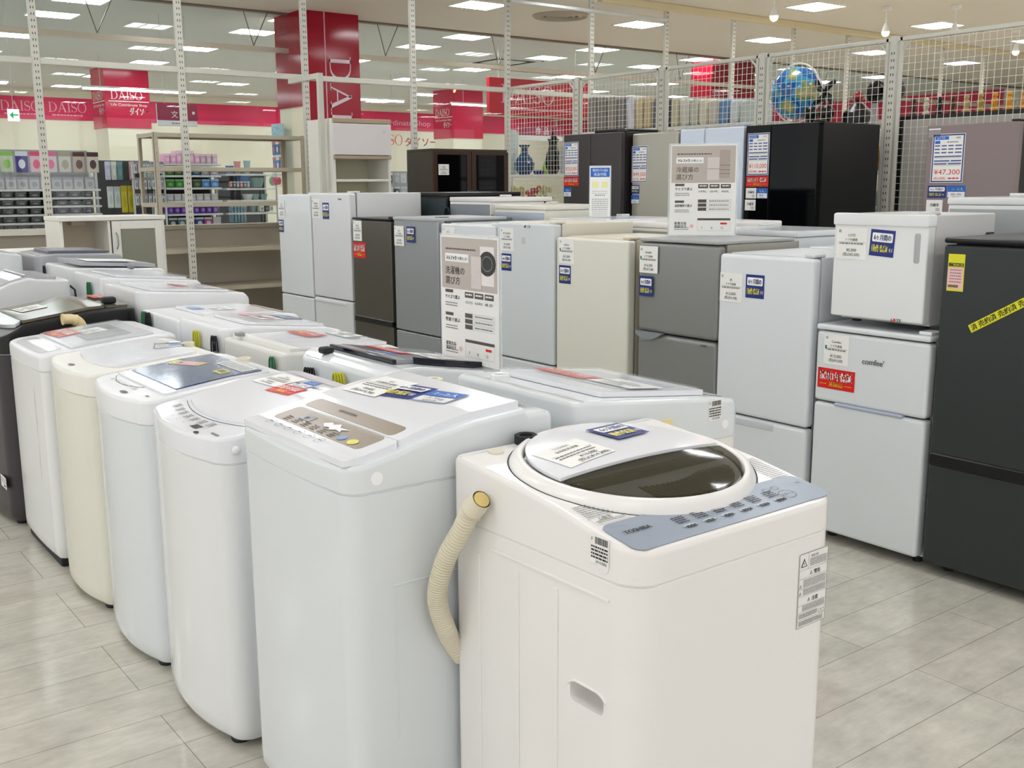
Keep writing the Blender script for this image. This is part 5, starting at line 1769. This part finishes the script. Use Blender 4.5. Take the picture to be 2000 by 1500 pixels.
# glove and cloth display
g = gondola('grey store rack of hanging gloves and cloths beyond the low sideboard', 3.96, 4.7, 1.72, [.98], DBK)
rowA = [(200, 200, 226), (206, 208, 196), (96, 140, 150), (28, 28, 30), (226, 170, 180), (34, 34, 36), (232, 234, 232), (226, 230, 214), (206, 206, 206)]
na = ['lilac', 'grey green', 'teal', 'black', 'pink', 'black striped', 'white', 'cream', 'light grey']
for k, c in enumerate(rowA):
    packet(4.03 + k * .075, GYS + .03, 1.47, .065, .23, c, tuple(min(255, q + 18) for q in c), na[k] + ' cloth item hanging in the upper glove row', 'upper glove row', .03, 'hanging_cloth', 'cloth')
rowB = [((222, 226, 226), 'white'), ((206, 214, 214), 'pale grey'), ((208, 190, 40), 'yellow'), ((196, 176, 36), 'mustard'), ((120, 90, 60), 'brown'), ((176, 176, 168), 'grey'), ((70, 78, 72), 'dark green'), ((96, 160, 164), 'teal')]
for k, (c, n_) in enumerate(rowB):
    packet(4.04 + k * .085, GYS + .03, 1.12 if k not in (2, 3) else 1.06, .075, .27 if k not in (2, 3) else .34, c, tuple(max(0, q - 20) for q in c), n_ + ' cloth item hanging in the lower glove row', 'lower glove row', .03, 'hanging_cloth', 'cloth')
for r in range(3):
    for k in range(7):
        packet(4.34 + k * .055, GYS - .08, 1.55 - r * .2, .045, .15, ((214, 212, 216), (196, 190, 200), (206, 214, 218))[(r + k) % 3], (150, 146, 156), 'small clear packet hanging on the end rack row %s' % ('top', 'middle', 'bottom')[r], 'small clear packets, %s row' % ('top', 'middle', 'bottom')[r])
t = thing('peg_rack', 'grey wire peg rack holding small clear packets beside the glove display', 'rack', (4.3, GYS - .05, 0))
for z in (1.67, 1.47, 1.27): MB().rbox(0, .42, 0, .03, z, z + .02, .003, 1).build('peg_bar', SH, t)
for x in (0, .4): MB().rbox(x, x + .02, .0, .03, 0, 1.7, .003, 1).build('post', SH, t)
# centre gondola with baskets and boxes
g = gondola('white store shelf of pink baskets and boxes seen through the steel rack', 4.74, 5.5, 1.62, [1.68, 1.53, 1.37, 1.2, 1.03, .86], DBK)
for k in range(9):
    packet(4.8 + k * .08, GYS + .05, 1.68, .075, .13 + .04 * (k in (2, 3, 4)), (236, 170, 206) if k < 6 else (216, 190, 206), (246, 214, 230), 'pink plastic basket on the top of the centre shelf', 'pink baskets', .2, 'plastic_basket', 'basket')
boxc = [((70, 110, 50), 'green'), ((60, 90, 40), 'dark green'), ((50, 100, 130), 'teal blue'), ((52, 96, 126), 'petrol blue'), ((160, 160, 176), 'grey'), ((176, 160, 186), 'mauve')]
for r, z in enumerate((1.53, 1.37)):
    for k in range(6):
        c, n_ = boxc[(k + r) % 6] if r == 0 else ((72, 140, 60), 'bright green') if k < 2 else ((90, 140, 200), 'light blue') if k > 3 else ((60, 80, 50), 'olive')
        packet(4.82 + k * .12, GYS + .05, z, .11, .11, c, tuple(min(255, q + 50) for q in c), n_ + ' product box on the centre shelf, %s level' % ('second', 'third')[r], 'product boxes on the centre shelf level %s' % ('two', 'three')[r], .18, 'product_box', 'box')
for k in range(7):
    packet(4.8 + k * .1, GYS + .03, 1.2, .09, .09, (206, 200, 206), (220, 214, 220), 'pale product box on the centre shelf, fourth level', 'pale boxes on the centre shelf', .18, 'product_box', 'box')
for k in range(8):
    packet(4.8 + k * .087, GYS + .04, 1.03, .08, .12, (96, 50, 160), (170, 130, 210), 'purple product box on the centre shelf, fifth level', 'purple boxes', .18, 'product_box', 'box')
for k in range(6):
    c = [(60, 70, 80), (90, 120, 140), (60, 60, 70), (60, 70, 170), (216, 80, 150), (220, 200, 214)][k]
    packet(4.82 + k * .12, GYS + .04, .86, .11, .12, c, (210, 214, 220), ['slate', 'steel blue', 'charcoal', 'royal blue', 'magenta', 'pale pink'][k] + ' product box on the lowest visible centre shelf', 'boxes on the lowest visible centre shelf', .18, 'product_box', 'box')
# bowl shelf
g = gondola('white store shelf of plastic bowls and pots seen through the steel rack', 5.56, 6.3, 1.6, [1.55, 1.36, 1.2, 1.03, .86], DBK)


def bowl(x, z, r, h, rgb, label, n=1):
    for k in range(n):
        t = thing('plastic_bowl', label, 'bowl', (x, GYS + .15, z + k * h * .45), 0, 'plastic bowls and pots')
        MB().lathe([(r * .6, 0), (r * .62, .004), (r * .95, h * .9), (r, h), (r * .93, h), (r * .58, .012), (.001, .012)], 20).build('bowl', packmat(rgb), t)
    return t


bowl(5.86, 1.37, .1, .1, (66, 130, 206), 'blue plastic bowl stacked on the bowl shelf', 2)
bowl(6.05, 1.37, .12, .13, (126, 160, 158), 'grey green plastic tub on the bowl shelf')
bowl(5.68, 1.56, .06, .1, (96, 150, 220), 'small blue pot on the top bowl shelf')
bowl(5.79, 1.56, .05, .16, (222, 150, 150), 'salmon pink pot on the top bowl shelf')
bowl(5.93, 1.56, .05, .17, (150, 184, 186), 'pale teal pot on the top bowl shelf')
bowl(5.92, 1.2, .08, .08, (224, 226, 222), 'white bowl on the middle bowl shelf')
bowl(6.03, 1.2, .06, .08, (140, 176, 172), 'sea green bowl on the middle bowl shelf')
bowl(6.15, 1.2, .06, .08, (134, 170, 166), 'teal green bowl at the right of the middle bowl shelf')
bowl(5.86, 1.04, .05, .12, (206, 140, 132), 'salmon pink cup on the lower bowl shelf')
bowl(5.98, 1.04, .055, .13, (126, 162, 156), 'grey green cup on the lower bowl shelf')
for k in range(5):
    packet(5.64 + k * .045, GYS + .03, .9, .035, .26, (112, 150, 170), (150, 180, 196), 'slim steel blue board standing on the lower bowl shelf', 'slim blue boards', .1, 'cutting_board', 'board')
for k in range(3):
    packet(6.08 + k * .07, GYS + .05, 1.04, .06, .1, ((236, 236, 232), (40, 40, 42), (220, 214, 206))[k], (150, 150, 150), ('white', 'black', 'cream')[k] + ' small box on the lower bowl shelf', 'small boxes on the lower bowl shelf', .1, 'product_box', 'box')
for k in range(6):
    packet(5.64 + k * .05, GYS + .03, 1.37, .04, .08, ((206, 110, 120), (90, 96, 104), (170, 176, 180))[k % 3], (200, 204, 206), ('red', 'slate', 'grey')[k % 3] + ' small pack beside the blue bowls', 'small packs beside the bowls', .05)
# light blue sign with card packs under it
t = thing('shelf_end_sign', 'light blue printed sign board above the card packs', 'sign', (5.9, 12.99, 0), RA)
MB().rbox(0, .33, 0, .01, 2.0, 2.17, .004, 1).build('board', mat('light_blue_board', (170, 210, 226), .4), t)
p = Print(.001)
for (a, b, m_) in ((.05, .1, GREENI), (.1, .05, NAVY), (.22, .11, REDT), (.28, .08, GREENI), (.08, .13, INK)): p.disc(a, b, .014, .006, m_)
p.text('ピン', .13, .1, .03, INK)
p.build('sign_print', plane((0, -.001, 2.0), (1, 0, 0), (0, 0, 1)), t)
for a in (.01, .3): MB().rbox(a, a + .02, .01, .03, 0, 2.17, .003, 1).build('post', SH, t)
for z in (1.98, 1.78, 1.55): MB().rbox(0, .33, .005, .015, z - .03, z - .01, .003, 1).build('peg_bar', SH, t)
for r, z in enumerate((1.78, 1.58)):
    for k in range(3):
        packet(5.895, 12.93 - k * .105, z, .095, .17, ((70, 116, 172), (90, 130, 180))[r], (220, 226, 232) if k % 2 else (200, 120, 110), 'blue card pack below the light blue sign', 'blue card packs', .008).rotation_euler = (0, 0, RA)
t = thing('green_toy_pack', 'clear pack with a green item below the blue card packs', 'packet', (5.84, 12.9, 1.38))
MB().ball((0, 0, .07), .04, sz=1.5).build('green_toy', packmat((60, 170, 60)), t)
MB().rbox(-.05, .05, -.07, .07, 0, .17, .02).build('bag', CLEARP, t)
t = thing('pink_toy_pack', 'clear pack with bright pink loops beside the crimson column', 'packet', (5.84, 12.74, 1.38))
m = MB()
for k in range(4): m.tube([(-.02 * k + .02, .04 * cos(q * pi / 6), .07 + .04 * sin(q * pi / 6)) for q in range(13)], .012, 6)
m.build('pink_loops', packmat((224, 30, 100)), t)
MB().rbox(-.05, .05, -.07, .07, 0, .2, .02).build('bag', CLEARP, t)
# goods between the cupboard and the dark cabinet
g = gondola('white store shelf of grey packets between the cupboard and the dark cabinet', 7.9, 9.1, 1.6, [1.2, .9], GB)
for r in range(3):
    for k in range(6):
        packet(8.0 + k * .12, GYS + .03, 1.42 - r * .2, .1, .15, ((206, 208, 210), (170, 174, 178), (40, 42, 46))[(k * 2 + r) % 3], (230, 200, 206) if k == 1 else (190, 192, 196), 'small grey packet on the rack behind the tall cupboard', 'grey packets behind the cupboard')

# ---- shelves and ornaments behind the mesh, left part
t = thing('vase_shelf', 'pale shelf unit holding vases behind the wire mesh', 'shelf unit', (7.45, 8.95, 0))
for z in (1.5, 1.12, .75, .35): MB().rbox(0, .45, -.05, 1.5, z - .03, z, .004, 1).build('shelf', SH, t)
for (a, b) in ((0, -.05), (.42, -.05), (0, 1.46), (.42, 1.46)): MB().rbox(a, a + .03, b, b + .03, 0, 1.5, .003, 1).build('post', SH, t)


def vase(x, y, z, prof, rgb, label, neck=None, rough=.15):
    t = thing('vase', label, 'vase', (x, y, z))
    MB().lathe(prof, 22).build('vase_body', mat('vase_%d_%d_%d' % rgb, rgb, rough), t)
    return t


vase(7.62, 9.85, 1.5, [(.06, 0), (.11, .06), (.12, .13), (.08, .2), (.045, .24), (.04, .3), (.07, .34)], (34, 74, 112), 'round dark blue ceramic vase behind the mesh')
vase(7.7, 9.42, 1.5, [(.05, 0), (.09, .1), (.08, .22), (.05, .3), (.05, .36), (.07, .39), (.04, .42), (.012, .46), (.006, .52)], (20, 20, 24), 'tall black lidded urn with handles behind the mesh')
vase(7.66, 9.63, 1.5, [(.05, 0), (.07, .04), (.072, .05)], (30, 40, 120), 'small blue and gold bowl between the vases')
vase(7.8, 9.66, 1.5, [(.03, 0), (.05, .08), (.02, .18)], (140, 190, 60), 'small lime green vase between the vases')
vase(7.62, 10.1, 1.5, [(.07, 0), (.075, .02), (.075, .48), (.06, .52)], (190, 206, 204), 'tall frosted glass cylinder behind the mesh', rough=.05)
vase(7.72, 9.22, 1.5, [(.05, 0), (.08, .1), (.085, .2), (.05, .28)], (150, 156, 158), 'grey glass jar right of the black urn')
for k, (c, n_) in enumerate((((110, 130, 60), 'green'), ((210, 200, 130), 'cream yellow'), ((196, 50, 50), 'red'), ((196, 190, 140), 'pale straw'))):
    t = thing('dried_flower_bunch', n_ + ' dried flower bunch on the lower shelf behind the mesh', 'flowers', (7.6, 10.12 - k * .22, 1.12))
    m = MB()
    rn = random.Random(k)
    for q in range(22):
        a, b = rn.uniform(-.09, .09), rn.uniform(-.09, .09)
        m.ball((a, b, .1 + rn.uniform(0, .14)), rn.uniform(.012, .03), seg=8)
    m.build('flower_heads', packmat(c), t)
    MB().lathe([(.05, 0), (.06, .1)], 12).build('pot', packmat((60, 60, 64)), t)
for k, (c, n_) in enumerate((((176, 176, 170), 'grey'), ((60, 70, 150), 'blue'), ((90, 20, 30), 'dark red'), ((210, 210, 206), 'white'))):
    packet(7.5, 9.9 - k * .17, .76, .14, .3, c, tuple(min(255, q + 30) for q in c), n_ + ' gift box on the bottom shelf behind the mesh', 'gift boxes behind the mesh', .12, 'gift_box', 'box').rotation_euler = (0, 0, -pi / 2)
# wrapped bags on a high rack behind the mesh
t = thing('bag_rack', 'high pale rack board carrying wrapped packs behind the mesh', 'rack', (7.5, 6.3, 0))
MB().rbox(0, .45, -.05, 2.5, 1.9, 1.93, .004, 1).build('shelf', SH, t)
for b in (-.04, 2.44): MB().rbox(.4, .44, b, b + .04, 0, 1.9, .003, 1).build('post', SH, t)
bagc = [((112, 104, 92), 'brown'), ((98, 88, 74), 'dark brown'), ((120, 110, 96), 'taupe'), ((90, 82, 72), 'umber'), ((206, 204, 216), 'lavender white'), ((196, 176, 120), 'gold'), ((190, 168, 110), 'straw gold'), ((40, 42, 46), 'black'), ((30, 30, 34), 'jet black'), ((196, 186, 150), 'cream'), ((206, 204, 190), 'ivory'), ((188, 190, 170), 'sage'), ((214, 206, 180), 'pale cream'), ((196, 190, 170), 'sand'), ((50, 120, 176), 'blue'), ((200, 208, 208), 'clear white'), ((180, 190, 180), 'pale green')]
y = 8.68
for k, (c, n_) in enumerate(bagc):
    d = .15 if k < 4 else .125
    h = .36 - .01 * k
    t = thing('wrapped_pack', n_ + ' pack in clear wrapping on the high rack behind the mesh', 'wrapped pack', (7.55, y - d, 1.93), 0)
    m = MB().rbox(0, .35, 0, d * .9, 0, h, .03, 3)
    rn = random.Random(k)
    m.v = [(a + .008 * sin(b * 90 + cc * 40 + k), b, cc + .006 * sin(a * 60 + b * 50)) for a, b, cc in m.v]
    m.build('contents', packmat(c), t)
    MB().rbox(-.01, .36, -.002, d * .93, 0, h + .015, .035, 3).build('clear_wrap', CLEARP, t)
    y -= d
# globe, golf heads, mannequin heads and ornaments on the shelf right of them
t = thing('ornament_shelf', 'pale shelf unit of assorted goods behind the black refrigerator', 'shelf unit', (7.45, 4.75, 0))
for z in (1.8, 1.48, 1.2, .9, .5): MB().rbox(0, .45, 0, 1.5, z - .03, z, .004, 1).build('shelf', SH, t)
for (a, b) in ((0, 0), (.42, 0), (0, 1.47), (.42, 1.47)): MB().rbox(a, a + .03, b, b + .03, 0, 1.8, .003, 1).build('post', SH, t)


def globe_mat():
    m = D.materials.new('globe_map'); m.use_nodes = True
    nt = m.node_tree; b = nt.nodes['Principled BSDF']; b.inputs['Roughness'].default_value = .15
    tc = nt.nodes.new('ShaderNodeTexCoord'); nz = nt.nodes.new('ShaderNodeTexNoise'); nz.inputs['Scale'].default_value = 5.5; nz.inputs['Detail'].default_value = 2
    cr = nt.nodes.new('ShaderNodeValToRGB'); cr.color_ramp.interpolation = 'CONSTANT'
    e = cr.color_ramp.elements; e[0].position = 0; e[0].color = lin((24, 96, 164)) + (1,)
    e[1].position = .46; e[1].color = lin((60, 150, 190)) + (1,)
    n = e.new(.54); n.color = lin((150, 156, 96)) + (1,); n = e.new(.62); n.color = lin((186, 180, 130)) + (1,)
    nt.links.new(tc.outputs['Object'], nz.inputs['Vector']); nt.links.new(nz.outputs[0], cr.inputs[0]); nt.links.new(cr.outputs[0], b.inputs['Base Color'])
    return m


t = thing('globe', 'large blue and tan globe in a white ring stand behind the mesh', 'globe', (7.7, 6.05, 1.8))
MB().ball((0, 0, .36), .225, seg=32).build('sphere', globe_mat(), t)
m = MB().tube([(0, .25 * cos(q * pi / 16), .36 + .25 * sin(q * pi / 16)) for q in range(33)], .009, 8)
m.build('ring', mat('white_ring', (226, 222, 206), .3), t)
MB().lathe([(.11, 0), (.11, .01), (.02, .04), (.015, .11)], 18).build('base', mat('white_ring', (226, 222, 206), .3), t)
t = thing('pinwheel_ornament', 'black cross shaped metal ornament right of the globe', 'ornament', (7.65, 5.72, 1.8))
for k in range(4):
    m = MB(); a = rad(35 + 90 * k)
    m.tube([(0, 0, .34), (0, .07 * cos(a), .34 + .07 * sin(a)), (0, .13 * cos(a + .25), .34 + .13 * sin(a + .25))], .02, 8, rf=lambda i: (.012, .028, .02)[i])
    m.build('blade', BLACK, t)
MB().tube([(0, 0, 0), (0, 0, .34)], .008).build('stem', BLACK, t)
MB().lathe([(.05, 0), (.05, .01), (.01, .02)], 14).build('base', BLACK, t)
for k, (y, nm) in enumerate(((5.755, 'below the globe'), (5.595, 'right of the black cross ornament'))):
    t = thing('dome_ornament', 'round black dome ornament ' + nm, 'ornament', (7.52, y, 1.8))
    MB().ball((0, 0, .16), .066).build('dome', BLACK, t); MB().lathe([(.04, 0), (.03, .1)], 12).build('base', BLACK, t)
t = thing('black_pot', 'broad black pot with a red knob on the ornament shelf', 'pot', (7.7, 5.42, 1.8))
MB().lathe([(.11, 0), (.13, .08), (.12, .16), (.05, .23), (.02, .25)], 24).build('pot_body', BLACK, t)
MB().ball((0, 0, .29), .045).build('knob', packmat((150, 40, 40)), t)
for k, y in enumerate((5.2, 5.03)):
    t = thing('mannequin_head', 'black mannequin head on a clear stand, %s of the two' % ('left', 'right')[k], 'mannequin head', (7.62, y, 1.8))
    MB().ball((0, 0, .31), .082, sz=1.15).build('head', BLACK, t)
    MB().lathe([(.06, 0), (.065, .03), (.03, .1), (.025, .22)], 16).build('stand', mat('clear_grey_stand', (190, 190, 194), .1, alpha=.6), t)
rn = random.Random(11)
gc = [((190, 40, 40), 'red'), ((226, 226, 226), 'white'), ((230, 150, 40), 'orange'), ((60, 60, 64), 'charcoal'), ((196, 206, 60), 'lime'), ((120, 150, 140), 'sage'), ((90, 20, 30), 'wine'), ((210, 214, 214), 'silver white')]
for r, z in enumerate((1.48, 1.2, .9)):
    for k in range(4):
        c, n_ = gc[(k + r * 3) % 8]
        packet(7.5, 5.45 - k * .16 - .04 * r, z, .12, rn.uniform(.1, .2), c, tuple(min(255, q + 40) for q in c), n_ + ' boxed item on the %s ornament shelf' % ('upper', 'middle', 'lower')[r], 'boxed items on the ornament shelf', .12, 'boxed_item', 'box').rotation_euler = (0, 0, -pi / 2)
# row of small figurines on the grey board's black shelf
fc = [((70, 40, 34), 'dark brown'), ((206, 196, 170), 'cream'), ((30, 30, 30), 'black'), ((90, 50, 30), 'chestnut'), ((190, 160, 110), 'tan'), ((176, 150, 60), 'brass'), ((222, 150, 30), 'orange'), ((226, 160, 50), 'amber'), ((216, 140, 70), 'copper'), ((50, 48, 46), 'charcoal')]
for k, (c, n_) in enumerate(fc):
    t = thing('figurine', n_ + ' small figurine on the black topped board', 'figurine', (7.25, 4.62 - k * .105, 1.87))
    MB().lathe([(.022, 0), (.028, .015), (.016, .04), (.024, .07), (.02, .09), (.008, .1)], 12).build('figurine_body', packmat(c), t)
    MB().ball((0, 0, .115), .02, seg=10).build('head', packmat(c), t)
